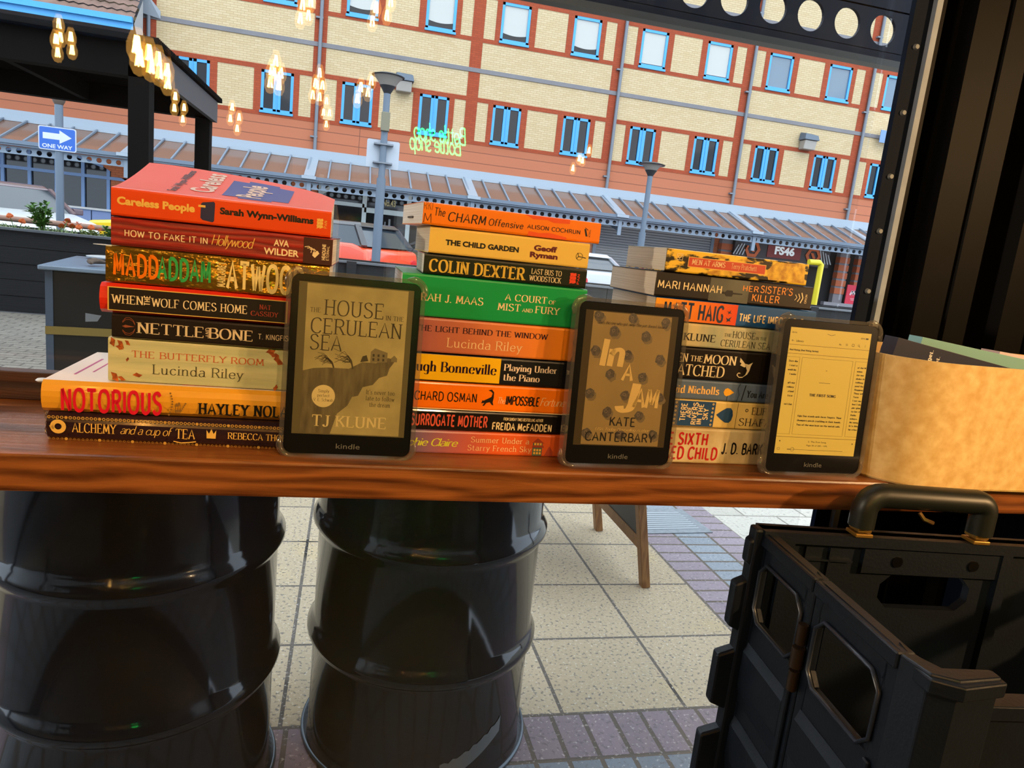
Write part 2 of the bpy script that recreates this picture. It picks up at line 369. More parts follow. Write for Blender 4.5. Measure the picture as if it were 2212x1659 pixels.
def write(m, s, style, O, U, Vv, u0, u1, v0, v1, mi=0, rot=0):
    """put string s on a plane: box u0..u1 x v0(baseline)..v1(cap height), metres along U and Vv from O; rot=1 turns it to read upward"""
    if style in STY: V, F, wd, hh = stroke_text(s, **STY[style])
    else: V, F, wd, hh = font_text(s, {'sans': 0, 'bold': .028, 'black': .045}[style])
    O, U, Vv = Vector(O), Vector(U), Vector(Vv)
    if rot == 0: P = [O+U*(u0+(u1-u0)*a/wd)+Vv*(v0+(v1-v0)*b/hh) for a, b in V]
    elif rot == 1: P = [O+U*(u1-(u1-u0)*b/hh)+Vv*(v0+(v1-v0)*a/wd) for a, b in V]
    else: P = [O+U*(u0+(u1-u0)*b/hh)+Vv*(v1-(v1-v0)*a/wd) for a, b in V]
    m.add(P, F, mi); return m
def flat(m, poly, O, U, V, mi=0):
    O, U, V = Vector(O), Vector(U), Vector(V); m.face([O+U*a+V*b for a, b in poly], mi); return m
def ring_poly(c, r, n=20): return [(c[0]+r*cos(2*pi*i/n), c[1]+r*sin(2*pi*i/n)) for i in range(n)]
def ring(m, c, r0, r1, O, U, V, mi=0, n=20):
    O, U, V = Vector(O), Vector(U), Vector(V)
    for i in range(n):
        a, b = 2*pi*i/n, 2*pi*(i+1)/n
        m.face([O+U*(c[0]+r*cos(t))+V*(c[1]+r*sin(t)) for r, t in ((r0, a), (r1, a), (r1, b), (r0, b))], mi)
    return m
def line(m, pts, w, O, U, V, mi=0):
    O, U, V = Vector(O), Vector(U), Vector(V)
    for a, b in zip(pts[:-1], pts[1:]):
        d = math.hypot(b[0]-a[0], b[1]-a[1]) or 1; nx, ny = -(b[1]-a[1])/d*w/2, (b[0]-a[0])/d*w/2
        m.face([O+U*(p[0]+sx*nx)+V*(p[1]+sx*ny) for p, sx in ((a, 1), (a, -1), (b, -1), (b, 1))], mi)
    return m
# ================================================================== OUTSIDE: ground
slab = brick_mat('concrete_slabs', '#b3a283', '#a49373', '#221f1b', .393, .395, .006, 'xy', 0, .85, (1.4616-.393*8, 1.74), speckle=.85, bump=.35, sp_scale=85)
pale_slab = brick_mat('pale_slabs', '#b0ada3', '#a4a197', '#6f6b63', .393, .395, .006, 'xy', .5, .85, (2.0, 1.74), speckle=.4, bump=.3, sp_scale=55)
purple = brick_mat('purple_pavers', '#776975', '#6c5f6a', '#3b342d', .0915, .183, .007, 'xy', 0, .85, (1.4616-.0915*30, 1.557), speckle=.55, bump=.6, sp_scale=70)
purple_r = brick_mat('purple_side_pavers', '#857a87', '#786c78', '#4b4238', .183, .0915, .007, 'xy', 0, .85, (1.4616, 1.74), speckle=.45, bump=.6, sp_scale=70)
blue_p = brick_mat('blue_grey_pavers', '#6b7784', '#616c78', '#4b4238', .0915, .183, .007, 'xy', 0, .85, (1.4616-.0915*30, 1.374), speckle=.5, bump=.6, sp_scale=70)
blue_r = brick_mat('blue_grey_side_pavers', '#7c8792', '#717c88', '#4b4238', .183, .0915, .007, 'xy', 0, .85, (1.644, 1.74), speckle=.4, bump=.6, sp_scale=70)
block = brick_mat('beige_block_paving', '#857f74', '#756f65', '#48433d', .2, .1, .009, 'xy', .5, .9, (0, 0), speckle=.4, bump=.6, sp_scale=40)
asph = mat('asphalt', '#5c5c5e', .95, noise=.25, nscale=30)
def ground(name, x0, x1, y0, y1, m, z=0):
    return struct(M().face([(x0,y0,z),(x1,y0,z),(x1,y1,z),(x0,y1,z)]).build(name, m))
ground('slab_paving', -6, 1.4616, 1.74, 4.25, slab)
ground('brick_paving_front_row', -6, 1.4616, 1.557, 1.74, purple)
ground('brick_paving_blue_row', -6, 1.4616, 0.93, 1.557, blue_p)
ground('brick_paving_corner', 1.4616, 2.0, 0.93, 1.74, purple_r)
ground('brick_paving_side_row', 1.4616, 1.644, 1.74, 9.1, purple_r)
ground('brick_paving_blue_side_row', 1.644, 1.827, 1.74, 9.1, blue_r)
ground('brick_paving_outer_side_row', 1.827, 2.0, 1.74, 9.1, purple_r)
ground('pale_slab_paving', 2.0, 14, .93, 9.1, pale_slab)
ground('block_paving', -14, 1.4616, 4.25, 9.1, block)
ground('block_paving_left', -14, -6, .93, 4.25, block)
ground('street', -40, 50, 9.1, 24.5, asph)

# inspection cover set into the pavers
t = thing('inspection_cover', 'flat rectangular steel inspection cover set in the brick paving', 'manhole cover', (1.66, 3.22, .001), R(4))
steel = mat('cover_steel', '#7f868c', .6, .3, noise=.3, nscale=40)
M().box(-.20, .20, -.16, .16, 0, .004).build('frame', steel, t)
mm = M()
for i in range(9): mm.box(-.15, .15, -.115+i*.026, -.098+i*.026, .004, .006)
mm.build('lid', mat('cover_lid', '#8f969b', .6, .3), t)

# ================================================================== OUTSIDE: the office building across the street
ALB = .56   # daylight outside is strong, so true mid reflectances
FY = 24.36
ybrick = brick_mat('yellow_brick', '#e8d4ac', '#dec89c', '#c8b088', .205, .066, .007, 'xz', .5, .9, bump=.2)
rbrick = brick_mat('red_brick', '#ba5736', '#ae4f31', '#984a33', .205, .066, .006, 'xz', .5, .9, bump=.2)
rclad = brick_mat('terracotta_band', '#ce805f', '#c67958', '#915b47', 60, .335, .012, 'xz', 0, .8, (0, 3.66), bump=.3)
greyband = mat('grey_band', '#8e8d93', .8, noise=.15, nscale=2)
blue = mat('blue_window_paint', '#43b4ff', .45)
pipegrey = mat('pipe_grey', '#7f8894', .5)
bld = thing('office_building', 'long yellow brick office block with red brick bands and blue framed windows across the street', 'building', (0, FY, 0))
PC = [-6.21+4.855*k for k in range(-2, 7)]
cols = []
for p in PC:
    for a, b, k in ((-.19,.19,'p'),(.19,.56,'n'),(.56,.73,'s'),(.73,1.69,'w'),(1.69,1.9,'s'),(1.9,2.955,'n'),(2.955,3.167,'s'),(3.167,4.124,'w'),(4.124,4.295,'s'),(4.295,4.665,'n')):
        cols.append((p+a, p+b, k))
rows = [(3.66,4.57,'c'),(4.57,4.69,'r'),(4.69,5.91,'win'),(5.91,6.05,'r'),(6.05,6.81,'y'),(6.81,6.94,'g'),(6.94,7.74,'y'),(7.74,7.87,'r'),(7.87,9.07,'win'),(9.07,9.2,'r'),(9.2,9.96,'y'),(9.96,10.09,'g'),(10.09,11.6,'y')]
wm = M()
for z0, z1, rk in rows:
    for x0, x1, ck in cols:
        if rk == 'win' and ck == 'w': continue
        mi = {'c': 3, 'r': 0, 'g': 2}.get(rk)
        if mi is None: mi = 0 if ck == 'p' else (1 if (rk == 'y' or ck == 'n') else 0)
        dy = -.03 if rk == 'g' else (-.012 if mi == 0 else 0)
        wm.box(x0, x1, dy, .25, z0, z1, mi)
wm.build('wall', [rbrick, ybrick, greyband, rclad], bld)
M().box(PC[0]-1, PC[-1]+5, .25, 12, 0, 12.5).build('interior_core', mat('dark_interior', '#17181c', .9), bld)
winglass_d = mat('dark_window_glass', '#1a1c22', .04, spec=.28)
winglass_s = mat('sky_window_glass', '#7e93a5', .05, spec=.3)  # grey-blue reflection painted into the pane colour
blindm = mat('white_blind', '#d5d8d3', .8, emit=.0)
proto = {}
def window(x0, z0, z1, kind):
    """blue casement: two narrow panes below, one wide pane with a blind above"""
    x1 = x0+.957; fm = M(); d0, d1 = -.004, .10; f = .085
    fm.box(x0, x0+f, d0, d1, z0, z1); fm.box(x1-f, x1, d0, d1, z0, z1); fm.box(x0, x1, d0, d1, z1-f, z1); fm.box(x0, x1, d0, d1, z0, z0+f*1.1)
    fm.box(x0-.02, x1+.02, d0-.05, d0+.02, z0-.05, z0+.02)
    if kind == 'double':
        fm.box(x0+.957/2-.11, x0+.957/2+.11, d0, d1, z0, z1)
        fm.box(x0+.957/2-.012, x0+.957/2+.012, d0-.02, d1, z0+.02, z1-.02)
    wo = fm.build('window', blue, bld)
    panes = [(x0+f, x0+.957/2-.11), (x0+.957/2+.11, x1-f)] if kind == 'double' else [(x0+f, x1-f)]
    for a, b in panes:
        M().box(a, b, .05, .06, z0+f*1.1, z1-f).build('pane', winglass_s if kind == 'sky' else winglass_d, wo)
    if kind.startswith('blind'):
        drop = {'blind': .03, 'blindlow': .19}[kind]
        zb = z0+f*1.1+drop; n = 10; bm_ = M(); pts = []
        for i in range(n+1):
            tt = i/n; pts.append((x0+f+(x1-x0-2*f)*tt, zb-(.05*sin(pi*tt) if drop > .1 else 0)))
        pts += [(x1-f, z1-f), (x0+f, z1-f)]
        bm_.prism(pts, .035, .045, lambda a, b, h: (a, h, b)).build('blind', blindm, wo)
k = 0
upper = {0: 'blindlow', 1: 'blindlow', 2: 'sky', 3: 'blind'}
for i, p in enumerate(PC):
    for off in (.73, 3.167):
        x = p+off
        if x < -6.0 or x > 21: continue
        window(x, 4.69, 5.91, 'double')
        window(x, 7.87, 9.07, 'blindlow' if x < 8 else ('blind' if x < 12 else 'sky'))
for j, p in enumerate(PC):
    if j in (4,): continue          # the joint in the middle carries no pipe
    if p < -7: continue
    x = p + (.0 if p < 6 else .11)
    dm = M().cyl((x, -.09, 3.45), (x, -.09, 11.5), .055, n=12)
    for z in (4.1, 7.6, 10.2): dm.box(x-.16, x+.06, -.13, .0, z, z+.05)
    dm.build('downpipe', pipegrey, bld, smooth=40)
# tiled wing on the left with its blue gutter
tile = brick_mat('brown_roof_tiles', '#9a7a6c', '#876a5f', '#4a3b38', .22, .16, .02, 'xy', .5, .9, bump=1.0)
rm = M()
E0 = (-1.6, 6.36); T0 = (6.0, 14.4)
nx_, ny_ = 46, 40
for i in range(nx_):
    for j in range(ny_):
        xa = -17+(-6.2+17)*i/nx_; xb = -17+(-6.2+17)*(i+1)/nx_
        fa, fb = j/ny_, (j+1)/ny_
        ya, yb = E0[0]+(T0[0]-E0[0])*fa, E0[0]+(T0[0]-E0[0])*fb
        za, zb = E0[1]+(T0[1]-E0[1])*fa, E0[1]+(T0[1]-E0[1])*fb
        xm = (xa+xb)/2; q = .035
        rm.face([(xa, ya-.03, za+.02), (xm, ya-.03, za+.02+q), (xm, yb, zb+q), (xa, yb, zb)], 0); rm.face([(xm, ya-.03, za+.02+q), (xb, ya-.03, za+.02), (xb, yb, zb), (xm, yb, zb+q)], 0)
rm.face([(-6.2, E0[0]+.05, E0[1]-.1), (-6.2, E0[0]+.9, E0[1]+.75), (-6.2, E0[0]+.9, E0[1]-.6), (-6.2, E0[0]+.6, E0[1]-.6)], 1)
rm.face([(-17, E0[0]+.02, E0[1]), (-6.2, E0[0]+.02, E0[1]), (-6.2, 0, 6.2), (-17, 0, 6.2)], 2)
rm.build('tiled_roof', [mat('clay_tiles', '#9c7d70', .9, noise=.35, nscale=3), mat('white_bargeboard', '#c9ced3', .7), mat('soffit', '#6a6a6a', .8)], bld)
M().box(-17, -6.2, E0[0]-.16, E0[0]-.02, E0[1]-.12, E0[1]+.03).box(-17, -6.2, E0[0]-.06, E0[0]-.02, E0[1]-.28, E0[1]-.1).build('gutter', blue, bld)
M().face([(-6.8, -.35, 7.55), (-6.2, -.35, 7.4), (-5.9, -.05, 7.05), (-5.9, -.05, 6.84), (-6.4, -.2, 6.9)]).build('lead_flashing', mat('lead', '#aab6c2', .6), bld)

# wall lights on the facade
def floodlight(x, z, label):
    t = thing('wall_floodlight', label, 'wall light', (x, FY-.02, z), 0, 'floodlights on the facade')
    M().hexa([(-.3,-.42,-.02),(.3,-.42,-.02),(.3,0,-.02),(-.3,0,-.02),(-.24,-.34,.2),(.26,-.36,.16),(.26,0,.26),(-.26,0,.26)]).build('hood', mat('flood_hood', '#5f7183', .6), t, bevel=.015)
    M().hexa([(-.24,-.3,-.34),(.24,-.3,-.34),(.24,0,-.34),(-.24,0,-.34),(-.24,-.36,-.03),(.24,-.36,-.03),(.24,0,-.03),(-.24,0,-.03)]).build('diffuser', mat('flood_diffuser', '#b9b3aa', .3), t, bevel=.02)
floodlight(1.27, 6.17, 'grey wall floodlight with a clear diffuser, partly hidden behind the nearer street lamp')
floodlight(15.9, 6.33, 'grey wall floodlight with a clear diffuser high on the yellow brick, near the right')
t = thing('wall_banner', 'small plain blue banner bracketed to the facade near the right window frame', 'banner', (18.75, FY-.3, 6.75))
M().box(0, 1.1, -.01, .01, -.12, .32).build('panel', mat('banner_blue', '#7aa0d4', .6), t)
M().cyl((.95, -.03, .25), (.95, -.12, .25), .14, n=16).build('lamp_globe', mat('globe_white', '#e9eef4', .4), t, smooth=40)

# ------------------------------------------------------------------ canopy along the shops
cg = mat('canopy_grey', '#8fa3b8', .5); cdk = mat('canopy_gutter_grey', '#71849a', .5); clt = mat('canopy_flashing', '#aebfd0', .35)
can = thing('shop_canopy', 'grey ribbed lean-to canopy with a perforated front beam running along the shops', 'canopy', (0, 0, 0))
ctr = glass_mat('canopy_sheet', (.62, .55, .5), 1.75, .12)
n_ = ctr.node_tree; df = n_.nodes.new('ShaderNodeBsdfDiffuse'); df.inputs[0].default_value = lin('#c09a86'); mx_ = n_.nodes.new('ShaderNodeMixShader'); mx_.inputs[0].default_value = .45
o_ = n_.nodes['Material Output']; src = o_.inputs[0].links[0].from_socket; n_.links.new(src, mx_.inputs[1]); n_.links.new(df.outputs[0], mx_.inputs[2]); n_.links.new(mx_.outputs[0], o_.inputs[0])
CY, CZ, WY, WZ = 22.2, 2.74, 24.3, 3.5
M().face([(-16, CY, CZ), (24, CY, CZ), (24, WY, WZ), (-16, WY, WZ)]).build('roof_sheet', ctr, can)
M().box(-16, 24, 24.1, 24.36, 3.46, 3.72).box(-16, 24, 24.0, 24.14, 3.40, 3.50).build('wall_flashing', clt, can)
sm_ = M(); x = -16
while x < 24: sm_.bar((x, CY, CZ+.02), (x, WY-.1, WZ+.02), .045, .05); x += .607
sm_.build('rib', cg, can)['kind'] = 'stuff'
M().box(-16, 24, CY-.12, CY+.02, CZ-.13, CZ+.02).box(-16, 24, CY-.16, CY-.1, CZ-.08, CZ-.02).build('gutter', cdk, can)
hb = M(); x = -12.0
while x < 22: hb.holed((x, CY+.02, 2.5), (1,0,0), (0,0,1), (0,1,0), .243, .2, .068, .03, 12); x += .243
hb.box(-12.2, 22, CY, CY+.06, 2.40, 2.43)
hb.build('perforated_beam', cg, can)
for p in PC:
    if -12 < p < 22:
        M().bar((p, CY-.02, CZ+.03), (p, WY, WZ+.03), .3, .04).box(p-.2, p+.2, CY-.2, CY+.05, CZ-.06, CZ+.03).build('valley_channel', clt, can)
        M().box(p-.06, p+.06, CY-.02, CY+.06, 2.12, 2.62).build('bracket', cg, can)
        M().bar((p, CY+.05, 2.3), (p, WY, 2.75), .08, .1).build('cross_arm', cdk, can)

# ------------------------------------------------------------------ shop fronts under the canopy
SY = 24.25
orange = brick_mat('orange_brick', '#e08a62', '#d67f58', '#a9694e', .205, .066, .006, 'xz', .5, .9, bump=.2)
dkglass = mat('shop_glass', '#191d22', .06, spec=.5)
sb = thing('shop_wall', 'orange brick ground floor wall behind the shop fronts under the canopy', 'wall', (0, SY, 0))
wm = M(); wm.box(-16, 24, .11, .2, 0, 3.66, 1)
for a, b in ((-7.2, -6.0), (12.75, 13.1), (-2.0, -1.2), (8.0, 8.3)): wm.box(a, b, -.02, .12, 0, 3.66, 0)
wm.build('wall', [orange, mat('shop_dark', '#23262b', .9)], sb)
am = M()   # brick spandrels with a flat arch over the wide glazing
arch = [(-10.6, 3.0), (-10.6, 2.35), (-9.9, 2.62), (-9.0, 2.72), (-8.2, 2.68), (-7.4, 2.44), (-6.6, 2.0), (-6.6, 3.0)]
am.prism(arch, -.04, .06, lambda a, b, h: (a, h, b)).build('brick_arch', orange, sb)
lb = mat('pale_blue_frame', '#86aee8', .5)
t = thing('shop_window', 'wide arched shop window with pale blue glazing bars at the far left', 'shop window', (0, SY, 0))
fm = M()
for x in (-10.08, -9.38, -8.67, -7.96, -7.27): fm.box(x-.045, x+.045, -.03, .05, 1.1, 2.75)
fm.box(-10.6, -6.7, -.04, .05, 2.08, 2.17)
fm.box(-10.6, -6.5, -.05, .05, 1.12, 1.2)
for i in range(len(arch)-4):
    a, b = arch[i+1], arch[i+2]; fm.bar((a[0], 0, a[1]), (b[0], 0, b[1]), .1, .07)
fm.build('frame', lb, t)
M().box(-10.6, -6.6, .06, .08, 1.15, 2.75).build('glass', dkglass, t)
M().box(-10.6, -7.75, -.02, .06, 0, 1.12).box(-7.72, -6.4, -.02, .06, 0, 1.12).build('stall_riser', mat('pale_blue_panel', '#93aee6', .6), t)
M().box(-10.6, -6.4, -.09, .02, 1.14, 1.2).build('sill', mat('white_sill', '#f0f4f6', .5), t)

wf = mat('white_frame', '#dceff5', .4)
t = thing('shop_entrance', 'white framed shop entrance with dark glass numbered 43', 'shop front', (0, SY-.05, 0))
fm = M()
for x in (-1.1, .29, 1.72): fm.box(x-.07, x+.07, -.04, .06, .1, 3.0)
fm.box(-1.2, .29, -.04, .06, 2.12, 2.24); fm.box(.29, 1.8, -.04, .06, 1.98, 2.14); fm.bar((-1.05, 0, 2.45), (-.45, 0, 2.85), .1, .12)
fm.build('frame', wf, t)
M().box(-1.1, 1.72, .05, .09, .1, 3.0).build('glass', dkglass, t)
m = M(); write(m, 'No.43', 'bold', (.86, -.06, 2.26), (1,0,0), (0,0,1), 0, .42, 0, .2); m.build('number_lettering', mat('gold_number', '#d8cf9a', .5), t)
sil = mat('pole_silver', '#8d959c', .4)
M().cyl((1.12, -.05, .5), (1.12, -.05, 1.85), .035).cyl((.98, -.05, .5), (.98, -.05, 1.75), .02).build('door_handle', sil, t)

t = thing('roller_shutter', 'closed grey roller shutter across the middle shop front', 'shutter', (0, SY-.04, 0))
sm_ = M(); z = .0
while z < 2.6:
    sm_.hexa([(8.3,-.03,z),(12.7,-.03,z),(12.7,.03,z),(8.3,.03,z),(8.3,0,z+.085),(12.7,0,z+.085),(12.7,.03,z+.085),(8.3,.03,z+.085)]); z += .09
sm_.build('slat_curtain', mat('shutter_grey', '#8a909a', .5, .2), t)
M().box(8.2, 8.32, -.05, .05, 0, 2.7).box(12.68, 12.8, -.05, .05, 0, 2.7).build('side_rail', cdk, t)

# the red and black shop at the right
t = thing('shop_sign', 'dark shop sign with white lettering on a red panel between orange hexagon badges', 'sign', (0, SY-.5, 0))
M().box(13.4, 17.35, -.02, .1, 1.86, 2.62).build('board', mat('sign_dark', '#3a3338', .6), t)
M().box(14.72, 16.1, -.05, .0, 2.02, 2.45).build('red_panel', mat('sign_red', '#8e2a26', .6), t)
m = M(); write(m, 'FS46', 'black', (15.0, -.07, 2.16), (1,0,0), (0,0,1), 0, .82, 0, .28)
m.build('lettering', mat('sign_white', '#eef6fa', .5, emit=.6), t)
hx = mat('badge_orange', '#d9641f', .6); hw_ = mat('badge_white', '#c9cfd6', .6)
for cx, nm in ((14.1, 'left'), (16.62, 'right')):
    m = M(); c = (cx, 2.24)
    for i in range(6):
        a, b = 2*pi*i/6, 2*pi*(i+1)/6
        m.face([(c[0]+r*cos(q), -.06, c[1]+r*sin(q)) for r, q in ((.2, a), (.33, a), (.33, b), (.2, b))])
    m.face([(c[0]+q[0], -.055, c[1]+q[1]) for q in ((-.12, .1), (.0, .1), (.12, -.1), (0, -.1))])
    m.build('hexagon_badge', hx, t)
    m = M()
    for i in range(4):
        s = 1 if nm == 'right' else -1
        xx = c[0]+s*(.40+i*.12)
        m.face([(xx, -.06, c[1]-.25), (xx+.05, -.06, c[1]-.25), (xx+.17*s*-1+.05, -.06, c[1]+.25*(1-i*.2)), (xx+.17*s*-1, -.06, c[1]+.25*(1-i*.2))])
    m.build('chevron_stripes', hw_, t)
gband = mat('pier_mortar', '#8d8a92', .8)
for x, w, lab in ((13.2, .42, 'banded orange brick pier left of the dark shop sign'), (18.15, .42, 'wide banded orange brick pier right of the dark shop sign'), (18.85, .22, 'narrow banded orange brick pier next to the red poster')):
    t = thing('brick_pier', lab, 'pier', (x, SY-.3, 0))
    M().box(-w/2, w/2, -.02, .2, 0, 2.5).build('core', gband, t)
    m = M(); z = .95
    while z < 2.3: m.box(-w/2-.01, w/2+.01, -.05, .2, z, z+.22, 0); z += .29
    m.build('brick_bands', mat('pier_orange', '#c86a40', .8), t)
t = thing('poster_board', 'bright red poster with white lettering standing in the shop window at the right', 'poster', (18.75, SY-.45, .62))
M().box(-.36, .36, -.02, .02, 0, .72).build('board', mat('poster_red', '#e6264a', .6), t)
m = M(); line(m, [(-.2,.34),(-.12,.5),(-.06,.36),(.0,.52),(.05,.36),(.1,.46),(.18,.36)], .07, (0,-.025,0), (1,0,0), (0,0,1)); m.box(-.16, .14, -.024, -.02, .2, .215); m.box(-.13, .12, -.024, -.02, .15, .165); m.build('scrawl', mat('poster_white', '#f6dfe6', .6), t)
t = thing('low_wall', 'dark low wall and sill under the shop window at the far right', 'wall', (0, SY-.5, 0))
M().box(17.4, 20.5, -.05, .1, 0, .5).build('wall', mat('lowwall_dark', '#4a4b55', .8), t)
M().box(17.4, 20.5, -.1, .1, .5, .62).build('sill', mat('lowwall_sill', '#9b99a2', .7), t)
glow = mat('warm_shop_glow', '#ffd24a', .5, emit=5, ecol='#ffc83c')
for i, (x, z) in enumerate(((19.25, 1.85), (19.4, 1.62), (19.6, 1.74), (19.8, 1.82))):
    m = M().lathe([(.012, .09), (.03, .05), (.065, -.05), (.04, -.085), (.0, -.09)], 10, (0, 0, 0)); o = m.build('hanging_shop_lamp', glow, None, smooth=50)
    o.location = (x, SY-.1, z); tag(o, 'small glowing yellow lamp hanging inside the shop at the far right', 'lamp', 'glowing lamps in the far right shop')

# ================================================================== OUTSIDE: street lamps, signs
post = mat('post_grey', '#6f8195', .5); lens = mat('lamp_lens', '#b3aba2', .35, spec=.6); ldark = mat('lamp_dark', '#35383d', .5)
def street_lamp(loc, zc, zt, w, label):
    t = thing('street_lamp', label, 'street lamp', loc, 0, 'cone headed street lamps')
    M().cyl((0,0,0), (0,0,zc*.62), .075, n=16).cyl((0,0,zc*.62), (0,0,zc), .055, n=16).build('post', post, t, smooth=40)
    M().lathe([(.055, zc-.02), (.1, zc+.06), (.13, zc+.10)], 24).build('collar', ldark, t, smooth=40)
    M().lathe([(.12, zc+.10), (.19, zc+.2), (w/2-.01, zt-.05)], 32).build('lens', lens, t, smooth=40)
    M().lathe([(w/2, zt-.06), (w/2+.01, zt-.045), (w*.3, zt-.01), (.05, zt), (0, zt+.002)], 32).build('cap', ldark, t, smooth=30)
    return t
l1 = street_lamp((.40, 12.6, 0), 3.62, 3.92, .52, 'nearer grey street lamp with a cone head, a blank sign panel fixed to its post')
street_lamp((6.11, 14.8, 0), 3.17, 3.44, .56, 'farther grey street lamp with a cone head, rising behind the right book stack')
M().box(-.07, .07, -.11, .0, 3.0, 3.3).build('switch_box', mat('box_beige', '#8d8a74', .7), l1, bevel=.01)
t = thing('road_sign', 'back of a plain pale rectangular road sign clamped to the nearer street lamp', 'road sign', (.40, 12.6, 2.42))
M().prism([(-.27,.0),(.25,0),(.27,.02),(.27,.43),(.25,.45),(-.25,.45),(-.27,.43),(-.27,.02)], .08, .095, lambda a, b, h: (a, h, b)).build('panel', mat('sign_back', '#cdd9e8', .5), t)
M().box(-.16, .16, -.085, .08, .06, .085).box(-.16, .16, -.085, .08, .36, .385).build('clamp', mat('clamp_grey', '#8b94a0', .4, .4), t)
t = thing('sign_post', 'grey steel post carrying the blue arrow sign at the left', 'post', (-4.32, 12.2, 0))
M().cyl((0,0,0), (0,0,2.75), .055, n=16).build('post', post, t, smooth=40)
M().lathe([(.056, 2.68), (.085, 2.74), (.085, 2.82), (0, 2.83)], 16).build('cap', mat('post_cap', '#6b5b50', .7), t, smooth=40)
t = thing('one_way_sign', 'blue ONE WAY sign with a white arrow fixed to the left post', 'road sign', (-4.32, 12.13, 2.19))
def rrect(w, h, r, n=5, cx=0, cy=0):
    P = []
    for sx_, sy_, a0 in ((1, 1, 0), (-1, 1, 90), (-1, -1, 180), (1, -1, 270)):
        for i in range(n+1):
            a = R(a0+90*i/n); P.append((cx+sx_*(w/2-r)+r*cos(a), cy+sy_*(h/2-r)+r*sin(a)))
    return P
XZ = lambda a, b, h: (a, h, b)
M().prism(rrect(.50, .335, .03), 0, .012, XZ).build('plate', mat('sign_white_edge', '#d8e2f2', .4), t)
M().prism(rrect(.47, .305, .022), -.003, 0, XZ).build('blue_face', mat('sign_blue', '#1668d8', .4), t)
m = M(); m.face([(a, -.004, b) for a, b in ((-.19, .075), (.03, .075), (.03, .125), (.19, .03), (.03, -.065), (.03, -.012), (-.19, -.012))])
m.build('arrow', mat('sign_letter', '#e6efff', .4), t)
m = M(); write(m, 'ONE WAY', 'bold', (-.2, -.004, -.135), (1,0,0), (0,0,1), 0, .40, 0, .055); m.build('lettering', mat('sign_letter', ''), t)
t = thing('yellow_handrail', 'bright yellow tubular handrail standing behind the topmost right hand books', 'handrail', (8.6, 12, 0))
M().tube([(-.25, 0, 1.66), (-.03, 0, 1.67), (.02, 0, 1.64), (.02, 0, 0)], .055, 10).build('tube', mat('rail_yellow', '#f6e21a', .5), t, smooth=50)

